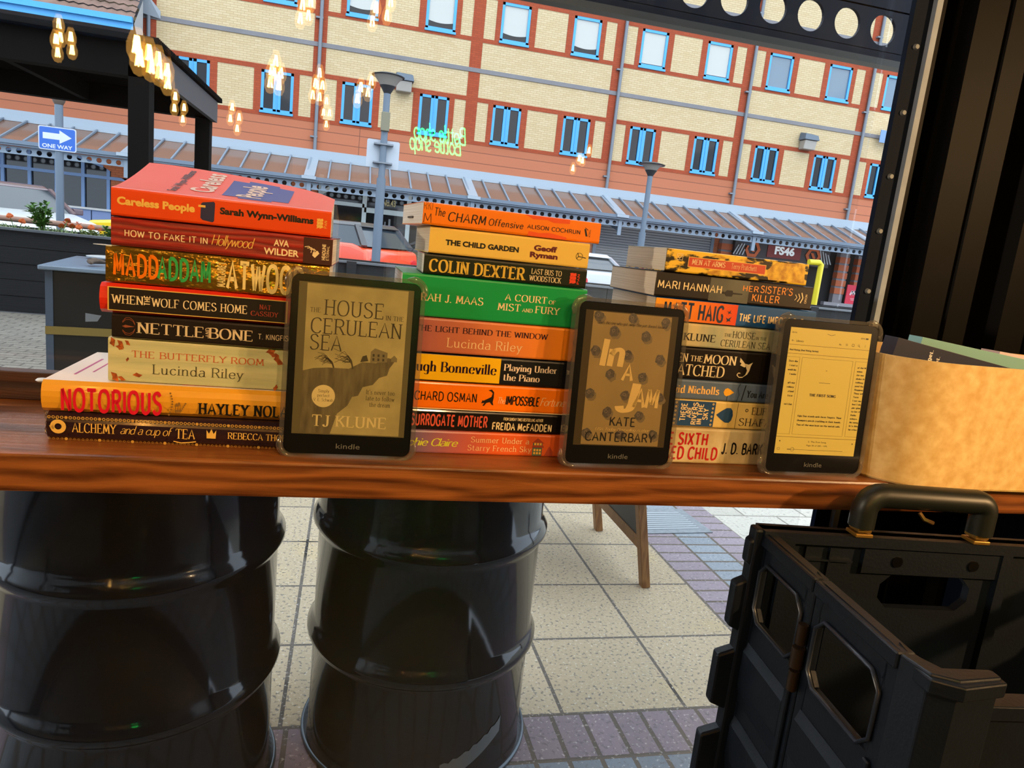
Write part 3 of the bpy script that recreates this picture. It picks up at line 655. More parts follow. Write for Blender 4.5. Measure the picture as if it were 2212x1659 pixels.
# ================================================================== OUTSIDE: parked cars
ALB = .8
tyre = mat('tyre', '#17181b', .8); alloy = mat('alloy', '#8e959c', .35, .7); cglass = mat('car_glass', '#1f2a33', .05, spec=.6); trim = mat('car_trim', '#1d1f23', .6)
def car(label, loc, rz, paint, roofm, L=3.9, W=1.72, H=1.48, plate='#f0b818', hatch=True, glass=None):
    t = thing('car', label, 'car', loc, rz)
    prof = [(-L/2+.02,.34),(-L/2+.12,.24),(L/2-.15,.24),(L/2,.36),(L/2,.76),(L/2-.09,.95),(L*.2,1.08),(-L*.38,1.09),(-L/2+.06,1.0),(-L/2,.7)]
    M().prism(prof, -W/2, W/2, lambda a, b, h: (a, h, b)).build('body', paint, t, bevel=.09, seg=3, smooth=40)
    b0 = (-L*.455, L*.225, W*.46, 1.06); b1 = (-L*(.37 if hatch else .27), L*.03, W*.37, H-.07)
    M().hexa([(b0[0],-b0[2],b0[3]),(b0[1],-b0[2],b0[3]),(b0[1],b0[2],b0[3]),(b0[0],b0[2],b0[3]),(b1[0],-b1[2],b1[3]),(b1[1],-b1[2],b1[3]),(b1[1],b1[2],b1[3]),(b1[0],b1[2],b1[3])]).build('window_glass', glass or cglass, t)
    M().hexa([(b1[0]-.1,-b1[2]-.03,b1[3]-.02),(b1[1]+.05,-b1[2]-.03,b1[3]-.02),(b1[1]+.05,b1[2]+.03,b1[3]-.02),(b1[0]-.1,b1[2]+.03,b1[3]-.02),(b1[0],-b1[2]+.06,H),(b1[1]-.1,-b1[2]+.06,H),(b1[1]-.1,b1[2]-.06,H),(b1[0],b1[2]-.06,H)]).build('roof', roofm, t, bevel=.03, smooth=40)
    pm = M()
    for s in (-1, 1):
        pm.bar((b0[1]+.01, s*(b0[2]+.005), b0[3]), (b1[1]+.01, s*(b1[2]+.005), b1[3]), .07, .06); pm.bar((b0[0]-.01, s*(b0[2]+.005), b0[3]), (b1[0]-.01, s*(b1[2]+.005), b1[3]), .12, .06)
        pm.bar((-L*.1, s*(b0[2]+.005), b0[3]), (-L*.12, s*(b1[2]+.005), b1[3]), .08, .04)
    pm.build('pillars', roofm, t)
    for sx_ in (-L*.32, L*.33):
        for s in (-1, 1):
            wo = M().cyl((sx_, s*(W/2-.2), .31), (sx_, s*(W/2+.01), .31), .31, n=24).build('wheel', tyre, t, smooth=40)
            M().cyl((sx_, s*(W/2), .31), (sx_, s*(W/2+.02), .31), .2, n=20).build('hub', alloy, wo)
            am = M()
            for i in range(12):
                a, b = pi*i/12, pi*(i+1)/12
                am.face([(sx_+r*cos(q), s*(W/2+.006), .31+r*sin(q)) for r, q in ((.31, a), (.42, a), (.42, b), (.31, b))])
            am.build('wheel_arch', trim, t)
    for s in (-1, 1):
        M().lathe([(.0, .03), (.1, .02), (.14, 0)], 16).build('headlight', mat('headlight', '#c9d2d8', .15), t, smooth=50).matrix_local = Matrix.Translation((L/2-.08, s*W*.36, .70)) @ Matrix.Rotation(R(80), 4, 'Y')
        M().prism(rrect(.16, .26, .06), 0, .05, lambda a, b, h: (-L/2-.015+h, s*W*.38+a, .72+b)).build('tail_light', mat('tail_red', '#e03038', .3), t)
        M().box(L*.14, L*.19, s*(W/2-.02), s*(W/2+.16), 1.06, 1.18).build('mirror', roofm, t, bevel=.02)
    M().box(L/2-.03, L/2+.02, -.5, .5, .3, .5).build('grille', trim, t)
    M().box(-L/2-.02, -L/2+.03, -W*.42, W*.42, .26, .42).build('rear_bumper_trim', trim, t)
    M().box(-L/2-.03, -L/2, -.26, .26, .62, .74).build('number_plate', mat('plate'+plate, plate, .5), t)
    return t
P_ = lambda n, c, r=.25: mat(n, c, r, coat=.6)
blackroof = P_('black_paint', '#2b2a30'); white = P_('white_paint', '#eef6fb')
car('white hatchback with a dark roof parked facing right behind the flower planter', (-6.55, 16.0, 0), R(-52), white, P_('plum_roof', '#5d4a52'), 4.1, 1.75, 1.56)
car('yellow car parked behind the planter, only its nose showing left of the books', (-3.85, 18.7, 0), R(170), P_('yellow_paint', '#f2cf10'), blackroof, 4.0, 1.75, 1.5)
o = car('orange red hatchback with a black roof seen from behind, left of the nearer lamp post', (-.62, 16.1, 0), R(140), P_('orange_red_paint', '#f2502c'), blackroof, 3.85, 1.73, 1.52, glass=mat('tint_glass', '#333e48', .06, spec=.6))
car('dark grey car parked just right of the orange red hatchback', (2.35, 17.0, 0), R(120), P_('dark_grey_paint', '#3b4046'), blackroof, 4.2, 1.75, 1.45)
car('silver car with a yellow plate parked between the middle and right book stacks', (4.75, 17.6, 0), R(118), P_('silver_paint', '#b9bfca'), P_('silver_paint', ''), 4.2, 1.75, 1.42)
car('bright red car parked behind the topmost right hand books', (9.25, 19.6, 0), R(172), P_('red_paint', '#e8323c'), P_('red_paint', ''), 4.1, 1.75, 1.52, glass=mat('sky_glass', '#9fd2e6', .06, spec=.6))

# ================================================================== OUTSIDE: planter with flowers
ALB = .56
board = wood_mat('black_boards', '#0d0e11', '#1b1d22', .9, .5)
t = thing('planter_wall', 'long raised planter of dark stained boards at the edge of the paving', 'planter', (0, 9.18, 0))
for x0, x1 in ((-10, -5.2), (-5.2, -2.6), (-2.6, 0), (0, 3.4), (3.4, 6.6), (6.6, 10)):
    m = M()
    for i in range(5): m.box(x0+.005, x1-.005, (0 if i % 2 else .006), .05, .185*i+.003, .185*(i+1)-.003)
    m.build('board_panel', board, t)
m = M().box(-10, 10, -.03, .12, .925, .95); m.build('capping', mat('cap_grey', '#646a72', .6), t)
for x in (-5.2, 0, 6.6): M().box(x-.06, x+.06, -.04, .02, 0, .95).build('post', board, t)
M().box(-10, 10, .05, .75, .6, .9).build('soil', mat('soil', '#3b3128', .95, noise=.4, nscale=25), t)
M().box(-10, 10, .75, .80, 0, .95).build('back_board', board, t)
t2 = thing('wooden_rail', 'weathered pinkish timber rail running behind the planter flowers', 'rail', (0, 9.98, 0))
M().cyl((-10, .08, 1.04), (-2.2, .08, 1.02), .035, n=12).build('rail', mat('rail_wood', '#b08a78', .8), t2, smooth=40)
for x in (-9, -6, -3): M().cyl((x, .08, 0), (x, .08, 1.0), .03, n=10).build('stake', mat('rail_wood', ''), t2)
leaf1 = mat('leaf_green', '#6fa838', .6, noise=.4, nscale=40, col2='#35601f'); leaf2 = mat('leaf_pale', '#9fb07c', .7, noise=.4, nscale=30, col2='#5f7a48')
def leaf(m, p, d, L, w, mi=0):
    d = Vector(d).normalized(); s = d.cross(Vector((0, 0, 1))); s = (s.normalized() if s.length > .01 else Vector((1, 0, 0)))*w/2; p = Vector(p); up = s.cross(d).normalized()*w*.25
    m.face([p, p+d*L*.45+s+up, p+d*L], mi); m.face([p, p+d*L, p+d*L*.45-s+up], mi)
def bush(loc, h, r, n, ln, label, name='leafy_plant', mt=leaf1, group=None):
    t = thing(name, label, 'plant', loc, 0, group)
    sm_ = M(); lm = M(); rr = random.Random(int(loc[0]*100))
    for i in range(9):
        a = rr.uniform(0, 2*pi); q = rr.uniform(.1, 1)*r; tip = (q*cos(a), q*.6*sin(a), h*rr.uniform(.65, 1.0)); sm_.tube([(0, 0, 0), (tip[0]*.5, tip[1]*.5, tip[2]*.6), tip], .006, 5)
        for k in range(n//9):
            f = rr.uniform(.3, 1); b = rr.uniform(0, 2*pi); p = (tip[0]*f+rr.uniform(-.03, .03), tip[1]*f, tip[2]*f+rr.uniform(-.03, .02))
            leaf(lm, p, (cos(b), sin(b), rr.uniform(-.1, .9)), ln*rr.uniform(.7, 1.2), ln*.6)
    sm_.build('stem', leaf1, t); lm.build('foliage', mt, t)
bush((-3.55, 9.5, .9), .36, .17, 260, .075, 'bushy bright green leafy plant standing tallest in the planter')
bush((-2.78, 9.42, .9), .17, .16, 120, .06, 'low bright green plant at the right end of the visible planter')
bush((-3.02, 9.45, .9), .10, .12, 70, .06, 'low yellowish green plant beside the marigolds', mt=mat('leaf_lime', '#c3cf78', .7))
lm = M(); rr = random.Random(3)
for i in range(1500):
    x = rr.uniform(-9.5, -2.3); leaf(lm, (x, 9.31+rr.uniform(0, .5), .9), (rr.uniform(-1, 1), rr.uniform(-1, 1), rr.uniform(.6, 2)), rr.uniform(.05, .11), .025)
o = lm.build('groundcover', leaf2); tag(o, 'pale green low groundcover filling the planter bed', 'groundcover', None, 'stuff')
fl = mat('marigold_orange', '#ff8a24', .7, noise=.3, nscale=60, col2='#e0560c'); stem = mat('stem_green', '#6d8f45', .7)
t = thing('marigold', 'orange marigold flower in the dark planter', 'flower', (0, 0, 0), 0, 'orange marigolds in the planter')
fm = M(); rr = random.Random(9)
for lay, (r, z, n) in enumerate(((.042, 0, 12), (.034, .012, 10), (.024, .022, 8), (.012, .03, 6))):
    for i in range(n):
        a = 2*pi*i/n+lay*.3
        fm.face([(0, 0, z), (r*.8*cos(a-.3), r*.8*sin(a-.3), z+.008), (r*cos(a), r*sin(a), z+.002+.006*lay), (r*.8*cos(a+.3), r*.8*sin(a+.3), z+.008)])
fm.build('flower_head', fl, t); M().cyl((0, 0, -.14), (0, 0, 0), .004, n=6).build('stem', stem, t)
for i, (x, z) in enumerate(((-3.83, 1.07), (-3.72, 1.02), (-3.28, 1.05), (-3.30, 1.01), (-3.2, 1.02), (-3.14, 1.05), (-3.12, 1.02), (-3.0, 1.03), (-2.93, 1.0), (-3.24, 1.08))):
    q = t if i == 0 else copy_tree(t); q.location = (x, 9.36+.03*(i % 3), z); q.rotation_euler = (R(35), R(rr.uniform(-20, 20)), i)

# ================================================================== OUTSIDE: pergola
pdark = mat('pergola_dark', '#12100f', .9, spec=.1, noise=.2, nscale=6); pgrey = mat('pergola_grey', '#4c4b50', .6)
t = thing('pergola', 'dark flat roofed pergola with corrugated sheeting above the left paving', 'pergola', (0, 0, 0))
def ppost(x, y): return M().box(x-.13, x, y, y+.13, 0, 2.24)
ppost(-1.40, 5.5).build('post', pdark, t); ppost(-1.40, 7.6).build('post', pdark, t); ppost(-5.2, 5.5).build('post', pdark, t); ppost(-5.2, 7.6).build('post', pdark, t)
M().box(-6.5, -1.40, 5.5, 5.62, 2.17, 2.38).build('front_beam', pdark, t)
M().box(-6.5, -1.40, 7.6, 7.72, 2.22, 2.40).build('back_beam', pdark, t)
M().hexa([(-1.40,5.5,2.20),(-1.36,5.5,2.20),(-1.36,7.75,2.21),(-1.40,7.75,2.21),(-1.40,5.5,2.38),(-1.36,5.5,2.38),(-1.36,7.75,2.40),(-1.40,7.75,2.40)]).build('side_beam', pgrey, t)  # grey paints the skylight falling on the beam's outer face
for x in (-5.8, -4.7, -3.6, -2.5): M().box(x, x+.06, 5.62, 7.6, 2.24, 2.38).build('rafter', pdark, t)
cm = M(); N = 60
for i in range(N):
    for j, (dz0, dz1) in enumerate(((0, .0), (0, .035), (.035, .035), (.035, 0))):
        ya = 5.42+(7.82-5.42)*(i+j/4)/N; yb = 5.42+(7.82-5.42)*(i+(j+1)/4)/N
        za = 2.385+.02*(ya-5.5)/2.2; cm.hexa([(-6.6,ya,za+dz0),(-1.33,ya,za+dz0),(-1.33,yb,za+dz1),(-6.6,yb,za+dz1),(-6.6,ya,za+dz0+.006),(-1.33,ya,za+dz0+.006),(-1.33,yb,za+dz1+.006),(-6.6,yb,za+dz1+.006)])
cm.build('corrugated_roof', pdark, t)

# ================================================================== OUTSIDE: near furniture
t = thing('storage_cabinet', 'black outdoor cabinet with a gold stripe and grey lid, behind the left book stack', 'cabinet', (-1.635, 4.4, 0), R(8.7))
blk = mat('cabinet_black', '#15171a', .35, noise=.3, nscale=8)
M().box(.02, .85, .0, .95, 0, .93).build('body', blk, t)
M().box(-.002, .035, -.006, .04, 0, .93).build('corner_post', mat('cabinet_edge', '#44556a', .5), t)  # blue-grey paints the sky reflected along this corner
M().box(-.025, .9, -.06, .98, .93, .955).build('lid', mat('lid_grey', '#8296ab', .3, noise=.25, nscale=6), t, bevel=.006)
M().box(-.004, .855, -.009, .01, .57, .615).build('stripe', mat('gold_stripe', '#8a7434', .5), t)
M().face([(.19, -.002, .70), (.27, -.002, .69), (.25, -.002, .655), (.19, -.002, .65)]).build('torn_tape', mat('tape_grey', '#7c8085', .5), t)
o = M().tube([(.0, 0, .02), (.05, .02, .028), (.12, .03, .03), (.2, .02, .022)], [.006, .016, .018, .01], 8).build('driftwood', wood_mat('driftwood_bark', '#3a2c22', '#6f5744', .8), None, smooth=50)
o.location = (-1.44, 4.50, .955); o.scale = (.8, 1.6, 1); o.rotation_euler = (0, 0, R(70)); tag(o, 'curved brown piece of driftwood lying on the black cabinet lid', 'driftwood')
o = M().lathe([(.09, 0), (.13, .012), (.135, .02), (.125, .022), (.085, .012), (0, .012)], 28).build('plate', mat('plate_white', '#e8eef2', .3), None, smooth=40)
o.location = (-1.56, 5.22, .955); tag(o, 'white plate on the black cabinet lid', 'plate')
t = thing('garden_table', 'pale grey ridged metal table just behind the left e-reader', 'table', (-.25, 4.9, 0))
gm = M()
for i in range(22): gm.cyl((.02+i*.03, 0, .915), (.02+i*.03, .62, .915), .017, n=10)
gm.box(0, .68, 0, .62, .895, .91)
gm.build('ridged_top', mat('ridge_metal', '#a9bbd2', .3, .5), t, smooth=50)
M().box(0, .68, -.012, .0, .87, .935).build('edge_rail', mat('ridge_edge', '#b9cbe2', .4, .3), t)
for x in (.04, .6):
    for y in (.04, .54): M().box(x, x+.04, y, y+.04, 0, .895).build('leg', mat('ridge_leg', '#6d7a8c', .5, .4), t)
t = thing('pavement_board', 'folded wooden framed blackboard sign standing on the slabs', 'A-board', (1.26, 2.515, 0), R(90))
pine = wood_mat('pine', '#8d5a30', '#c08a50', .5, 1.4, 'z')
def board_frame(off, lean):
    for s in (0, .58):
        M().bar((s, off, 0), (s-.005+.0, off+lean, 1.0), .042, .035).build('leg', pine, t, bevel=.003)
    M().bar((0, off+lean*.18, .185), (.58, off+lean*.18, .185), .03, .045).bar((0, off+lean, .98), (.58, off+lean, .98), .03, .05).build('rail', pine, t)
    M().hexa([(.02,off+lean*.2-.006,.2),(.56,off+lean*.2-.006,.2),(.56,off+lean*.2+.006,.2),(.02,off+lean*.2+.006,.2),(.02,off+lean-.006,.96),(.56,off+lean-.006,.96),(.56,off+lean+.006,.96),(.02,off+lean+.006,.96)]).build('blackboard', mat('blackboard', '#3a3f45', .5), t)
board_frame(0.0, .20); board_frame(.62, -.12)
M().cyl((.29, .20, .97), (.29, .50, .97), .01).build('hinge', steel, t)

drumblack = mat('drum_black', '#0b1826', .09, spec=.45, noise=.25, nscale=5, bump=.05, bscale=6)
def drum(loc, label, tape=False):
    t = thing('oil_drum', label, 'oil drum', loc, 0, 'black steel drums outside the window')
    r = .287; H = .905; prof = [(.0, .012), (r-.012, .012), (r+.012, .0), (r+.014, .012), (r, .03)]
    for zc in (.305, .605):
        prof += [(r, zc-.035), (r+.006, zc-.022), (r+.016, zc-.006), (r+.016, zc+.006), (r+.006, zc+.022), (r, zc+.035)]
    prof += [(r, H-.03), (r+.012, H-.014), (r+.012, H-.003), (r+.002, H), (r-.004, H-.02), (0, H-.022)]
    M().lathe(prof, 96).build('shell', drumblack, t, smooth=50)
    M().tube([((r+.013)*cos(2*pi*i/64), (r+.013)*sin(2*pi*i/64), .008) for i in range(64)], .006, 8, closed=True).build('bottom_rim', mat('rim_steel', '#5b6b78', .35, .4), t, smooth=60)
    M().tube([((r+.008)*cos(2*pi*i/64), (r+.008)*sin(2*pi*i/64), H-.003) for i in range(64)], .007, 8, closed=True).build('top_rim', mat('rim_black', '#15181b', .3), t, smooth=60)
    M().cyl((.13, 0, H-.022), (.13, 0, H-.008), .035, n=16).build('bung', steel, t)
    if tape:
        m = M(); n = 16
        for i in range(n):
            a0 = R(-84+34*i/n); a1 = R(-84+34*(i+1)/n)
            def q(a, top):
                f = (a-R(-84))/R(34); zz = .085+.085*f**1.3; hh = .05*(1-.2*f)+(.004*sin(f*40) if top else 0)
                return ((r+.0015)*cos(a), (r+.0015)*sin(a), zz+(hh if top else 0)-.055)
            m.face([q(a0, 0), q(a1, 0), q(a1, 1), q(a0, 1)])
        m.build('tape', mat('tape_silver', '#8b949a', .5), t)
    return t
drum((.247, 1.757, 0), 'black steel drum in the middle with a torn grey tape strip near its foot', True)
drum((-.415, 1.62, 0), 'black steel drum at the left, partly cut off by the picture edge')

ALB = 1.0
# ================================================================== perforated steel fascia outside, above the window
navy = mat('fascia_navy', '#0a1020', .6, spec=.2, noise=.3, nscale=12)
t = thing('perforated_fascia', 'dark navy steel fascia with a row of round holes across the top right', 'fascia', (0, 2.2, 0))
hm = M(); x = -2.91+.088
while x < 3.2: hm.holed((x, 0, 2.137), (1,0,0), (0,0,1), (0,1,0), .1355, .13, .0475, .012, 28); x += .1355
hm.box(-3, 3.2, 0, .012, 2.197, 2.55).box(-3, 3.2, 0, .012, 2.04, 2.074)
hm.build('plate', navy, t)
M().box(-3, 3.2, -.03, .012, 2.022, 2.042).build('bottom_flange', mat('fascia_flange', '#34332f', .5), t)
M().box(-3, 3.2, -.12, .012, 2.55, 2.58).build('top_flange', navy, t)
for x in (-2.9, 3.1): M().box(x-.04, x+.04, -.02, .06, 0, 2.58).build('post', navy, t)

# ================================================================== ROOM shell
GY = .905
wallblk = mat('container_black', '#070605', .45, spec=.045, noise=.25, nscale=4, bump=.03, bscale=25)
fm_ = mat('frame_black', '#121a2a', .6, spec=.05, noise=.2, nscale=30); strip = mat('frame_grey_strip', '#97a5ba', .6, noise=.25, nscale=30)  # flange's blue paints a cool reflection; strip cooled against the warm lamps
dark_room = mat('room_dark', '#100e0d', .8); floorm = wood_mat('floor_boards', '#0d0906', '#1a120c', .5, .4)
FL = .10
struct(M().box(-4.2, 2.6, -6.2, .86, FL-.05, FL).build('floor', floorm))
struct(M().box(-4.3, 2.7, -6.3, 1.0, 3.05, 3.12).build('ceiling', dark_room))
struct(M().box(-4.3, 2.7, -6.3, -6.2, FL-.05, 3.05).build('wall_back', mat('back_wall', '#1a1512', .8)))
struct(M().box(-4.3, -4.2, -6.2, 1.0, FL-.05, 3.05).build('wall_left', dark_room))
struct(M().box(2.6, 2.7, -6.2, 1.0, FL-.05, 3.05).build('wall_right', dark_room))
# corrugated steel wall right of the window
prof = [(.747,.915),(.747,.885),(.753,.885),(.757,.91),(.772,.91),(.777,.89),(.783,.89),(.788,.868),(.835,.868),(.838,.873),(.842,.873),(.845,.868),(.882,.868),(.902,.905),(.922,.905),(.940,.868)]
base = prof[7:]; pts = list(prof)
for k in range(1, 11): pts += [(x+.152*k, y) for x, y in base[1:]]
cm = M()
for (xa, ya), (xb, yb) in zip(pts[:-1], pts[1:]): cm.face([(xa, ya, FL), (xb, yb, FL), (xb, yb, 3.05), (xa, ya, 3.05)])
struct(cm.build('wall_front', wallblk))
struct(M().box(.80, 2.65, .93, .96, FL-.05, 3.05).build('wall_front_backing', dark_room))
struct(M().box(-4.25, .745, .87, .95, 2.32, 3.05).build('wall_front_header', dark_room))
struct(M().box(-4.25, .745, .87, .95, FL-.1, FL+.02).build('wall_front_sill', dark_room))
# window frame and its two panes
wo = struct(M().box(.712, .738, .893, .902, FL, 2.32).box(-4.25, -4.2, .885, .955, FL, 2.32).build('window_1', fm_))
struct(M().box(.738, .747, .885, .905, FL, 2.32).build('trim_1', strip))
bm_ = M()
for z in (.98, 1.30, 1.385, 1.46, 1.545, 1.63, 1.9): bm_.lathe([(.004, 0), (.004, .002), (.002, .004), (0, .0045)], 10, (0, 0, 0)) if False else bm_.cyl((.724, .893, z), (.724, .889, z), .0042, .003, n=12)
o = bm_.build('bolts', steel, wo)
pane = glass_mat('window_pane', (.985, .99, .99), 1.45)
o = M().box(-4.2, .716, -.002, .002, 0, 2.2).build('pane', pane, wo); o.location = (0, GY, FL+.02)
o = M().box(-4.2, .716, -.002, .002, 0, 2.2).build('pane', pane, wo); o.location = (0, GY+.024, FL+.02); o.rotation_euler = (R(-.42), 0, R(.12))

# ================================================================== counter plank and its back rail
PT = 1.085
plankm = wood_mat('stained_plank', '#4e2810', '#9c5d2b', .32, 1.0)
t = thing('counter_plank', 'long stained timber plank used as the window counter under the book stacks', 'counter', (-2.0, .673, PT-.036))
M().box(0, 3.2, 0, .195, 0, .036).build('board', plankm, t, bevel=.003)
knm = mat('knot_dark', '#34180a', .5)
km = M(); ring(km, (1.632, .0165), .0, .0135, (0, -.0004, 0), (1,0,0), (0,0,1), 0, 24); km.build('knot', mat('knot_heart', '#54290c', .5), t)
km = M(); ring(km, (1.632, .0165), .0125, .0140, (0, -.0006, 0), (1,0,0), (0,0,1), 0, 24); km.build('knot_edge', knm, t)
for x in (.25, 2.95): M().box(x, x+.05, .02, .19, -.9495, 0).build('leg', fm_, t)
t = thing('back_rail', 'dark brown timber batten standing along the back of the counter against the glass', 'batten', (-2.0, .862, PT))
M().box(0, 2.70, 0, .02, 0, .032).build('batten', wood_mat('batten_wood', '#26120a', '#4f2c18', .5, .9), t, bevel=.0015)

# ================================================================== BOOKS
paper = mat('page_paper', '#efe6d4', .9, noise=.28, nscale=1.0, stretch=(4, 4, 1500), col2='#bfae94')
paper_w = mat('page_paper_white', '#f4f0e8', .9, noise=.25, nscale=1.0, stretch=(4, 4, 1500), col2='#c6beb0')
cream = mat('ink_cream', '#efd9a6', .5); blackink = mat('ink_black', '#0c0a0b', .4); goldink = mat('ink_gold', '#e8bc5a', .35); whiteink = mat('ink_white', '#f2eee4', .5)
def book(nm, label, xl, yl, z, t, L, ang, col, width=.129, top=None, hard=False, rough=.33, pg=None, group=None, spine=None, gap=.0007, lift=None, coverthk=.0007):
    """closed book lying flat, spine towards the viewer; local x along the spine, y into the pages, z up"""
    b = thing('book', label, 'book', (xl, yl, z), R(ang), group)
    T = t-gap; ct = .003 if hard else coverthk; ch = .0022 if not hard else .004
    cm_ = spine or mat('cover_'+nm, col, rough, coat=.25); tm = mat('top_'+nm, top, .4) if top else cm_
    LF = lift or (lambda x, y: 0.0)
    nx = 12 if lift else 1; ny = 10 if lift else 1
    m = M()
    # outer shell: spine with softened corners, boards above and below
    if hard: sp = [(.006, 0), (.0018, T*.12), (0, T*.32), (-.0006, T*.5), (0, T*.68), (.0018, T*.88), (.006, T)]
    else: sp = [(ch, 0), (ch*.3, ch*.3), (0, ch), (0, T-ch), (ch*.3, T-ch*.3), (ch, T)]
    inn = .0012
    for (a, c), (d, e) in zip(sp[:-1], sp[1:]): m.face([(0, a, c), (L, a, c), (L, d, e), (0, d, e)], 0)
    m.face([(0, a+inn, c) for a, c in sp][::-1], 0) if False else None
    s0 = sp[0][0]
    m.box(0, L, s0, width, 0, ct, 0)
    ys = [s0+(width-s0)*j/ny for j in range(ny+1)]; xs = [L*i/nx for i in range(nx+1)]
    H = lambda x, y: T+LF(x/L, (y-s0)/(width-s0))
    for i in range(nx):
        for j in range(ny):
            q = [(xs[i], ys[j]), (xs[i+1], ys[j]), (xs[i+1], ys[j+1]), (xs[i], ys[j+1])]
            m.face([(x, y, H(x, y)) for x, y in q], 1); m.face([(x, y, H(x, y)-ct) for x, y in q[::-1]], 1)
    for i in range(nx):
        for y in (ys[-1],): m.face([(xs[i], y, H(xs[i], y)), (xs[i+1], y, H(xs[i+1], y)), (xs[i+1], y, H(xs[i+1], y)-ct), (xs[i], y, H(xs[i], y)-ct)], 1)
    for j in range(ny):
        for x in (0, L): m.face([(x, ys[j], H(x, ys[j])), (x, ys[j+1], H(x, ys[j+1])), (x, ys[j+1], H(x, ys[j+1])-ct), (x, ys[j], H(x, ys[j])-ct)], 1)
    m.build('cover', [cm_, tm], b)
    e = .003 if hard else .0004
    pm = M(); k0 = sp[0][0]*.7+.0005
    px = [e+(L-2*e)*i/nx for i in range(nx+1)]; py = [k0+(width-e-k0)*j/ny for j in range(ny+1)]
    Hp = lambda x, y: H(min(max(x, 0), L), max(y, s0))-ct-.0001
    for i in range(nx):
        pm.face([(px[i], py[0], ct), (px[i+1], py[0], ct), (px[i+1], py[0], Hp(px[i+1], py[0])), (px[i], py[0], Hp(px[i], py[0]))]); pm.face([(px[i], py[-1], ct), (px[i+1], py[-1], ct), (px[i+1], py[-1], Hp(px[i+1], py[-1])), (px[i], py[-1], Hp(px[i], py[-1]))])
        for j in range(ny): pm.face([(x, y, Hp(x, y)) for x, y in ((px[i], py[j]), (px[i+1], py[j]), (px[i+1], py[j+1]), (px[i], py[j+1]))])
    for j in range(ny):
        for x in (px[0], px[-1]): pm.face([(x, py[j], ct), (x, py[j+1], ct), (x, py[j+1], Hp(x, py[j+1])), (x, py[j], Hp(x, py[j]))])
    pm.build('page_block', pg or paper, b)
    b['L'] = L; b['T'] = T
    return b
def ink(b, name, items, m_, extra=None):
    """items: (text, style, u0,u1, v0,v1[,rot]) in fractions of the spine"""
    L, T = b['L'], b['T']; m = M(); O = (0, -.00022 if True else 0, 0)
    for it in items:
        s, st, u0, u1, v0, v1 = it[:6]; rot = it[6] if len(it) > 6 else 0
        write(m, s, st, O, (1,0,0), (0,0,1), u0*L, u1*L, v0*T, v1*T, 0, rot)
    if extra: extra(m, L, T)
    return m.build(name, m_, b)
SU, SV = (1,0,0), (0,0,1)
def patch(b, name, u0, u1, v0, v1, m_, d=.00010):
    L, T = b['L'], b['T']; m = M(); flat(m, [(u0*L, v0*T), (u1*L, v0*T), (u1*L, v1*T), (u0*L, v1*T)], (0, -d, 0), SU, SV); return m.build(name, m_, b)
def poly(b, name, P, m_, d=.00014):
    L, T = b['L'], b['T']; m = M()
    for q in P: flat(m, [(u*L, v*T) for u, v in q], (0, -d, 0), SU, SV)
    return m.build(name, m_, b)
G1, G2, G3 = 'books in the tall left stack', 'books in the middle stack', 'books in the right stack'

# ---- left stack, from the top down
lf = lambda u, v: (.032*(1-u)**.7+.0165*u**.8)*(v**1.25) if v > 0 else 0
b = book('careless', 'thick orange red paperback with its cover curling up, topmost of the left stack', -.2141, .7210, 1.2972, .0261, .1925, .5, '#e0460a', top='#ee5f50', group=G1, lift=lf, coverthk=.0005)  # pinker top has the window daylight painted into its colour
ink(b, 'title_lettering', [('Careless People', 'black', .025, .365, .42, .69)], goldink)
ink(b, 'author_lettering', [('Sarah Wynn-Williams', 'black', .477, .915, .46, .70)], blackink)
poly(b, 'tag_emblem', [[(.39,.24),(.40,.17),(.445,.12),(.452,.17),(.455,.80),(.450,.86),(.40,.80),(.392,.75)]], mat('tag_navy', '#1c2350', .4)); patch(b, 'tag_string', .38, .412, .62, .70, goldink, .0002)
def wave_logo(m, L, T, u0=.930, u1=.958, v0=.30, v1=.66):
    for k in range(2):
        a = u0+(u1-u0)*.5*k; c = a+(u1-u0)*.55
        for j in range(3):
            z0 = v0+(v1-v0)*j/3; z1 = z0+(v1-v0)/3
            flat(m, [(a*L, z0*T), (c*L, (z0+.05)*T), (c*L+.0006, (z0+z1)/2*T), (c*L, (z1+.03)*T), (a*L, z1*T), (a*L+.0006, (z0+z1)/2*T)], (0, -.00022, 0), SU, SV)
ink(b, 'publisher_mark', [('PAN', 'med', .966, .980, .34, .62, 1)], goldink, wave_logo)
# printing on the front cover, which faces up
def top_write(b, name, items, m_, polys=(), width=.129):
    L, T = b['L'], b['T']; m = M(); s0 = .0022
    for s, st, u0, u1, v0, v1 in items:
        V, F, wd, hh = stroke_text(s, **STY[st]) if st in STY else font_text(s, {'sans': 0, 'bold': .028, 'black': .045}[st])
        P = []
        for a, c in V:
            v = v0+(v1-v0)*a/wd; u = u1-(u1-u0)*c/hh
            P.append((u*L, s0+v*(width-s0), T+lf(u, v)+.0006))
        m.add(P, F)
    for q in polys:
        m.face([(u*L, s0+v*(width-s0), T+lf(u, v)+.0003) for u, v in q])
    return m.build(name, m_, b)
tb = mat('cover_tag_blue', '#3a45a8', .4)
N8 = 6
def strip_poly(u0, u1, v0, v1, n=10):
    return [[(u0, v0+(v1-v0)*i/n), (u1, v0+(v1-v0)*i/n), (u1, v0+(v1-v0)*(i+1)/n), (u0, v0+(v1-v0)*(i+1)/n)] for i in range(n)]
top_write(b, 'cover_tag', [], tb, sum([strip_poly(.46+.08*k, .54+.08*k, .20 if k in (0, 3) else .14, .80 if k in (0, 3) else .86) for k in range(4)], []))
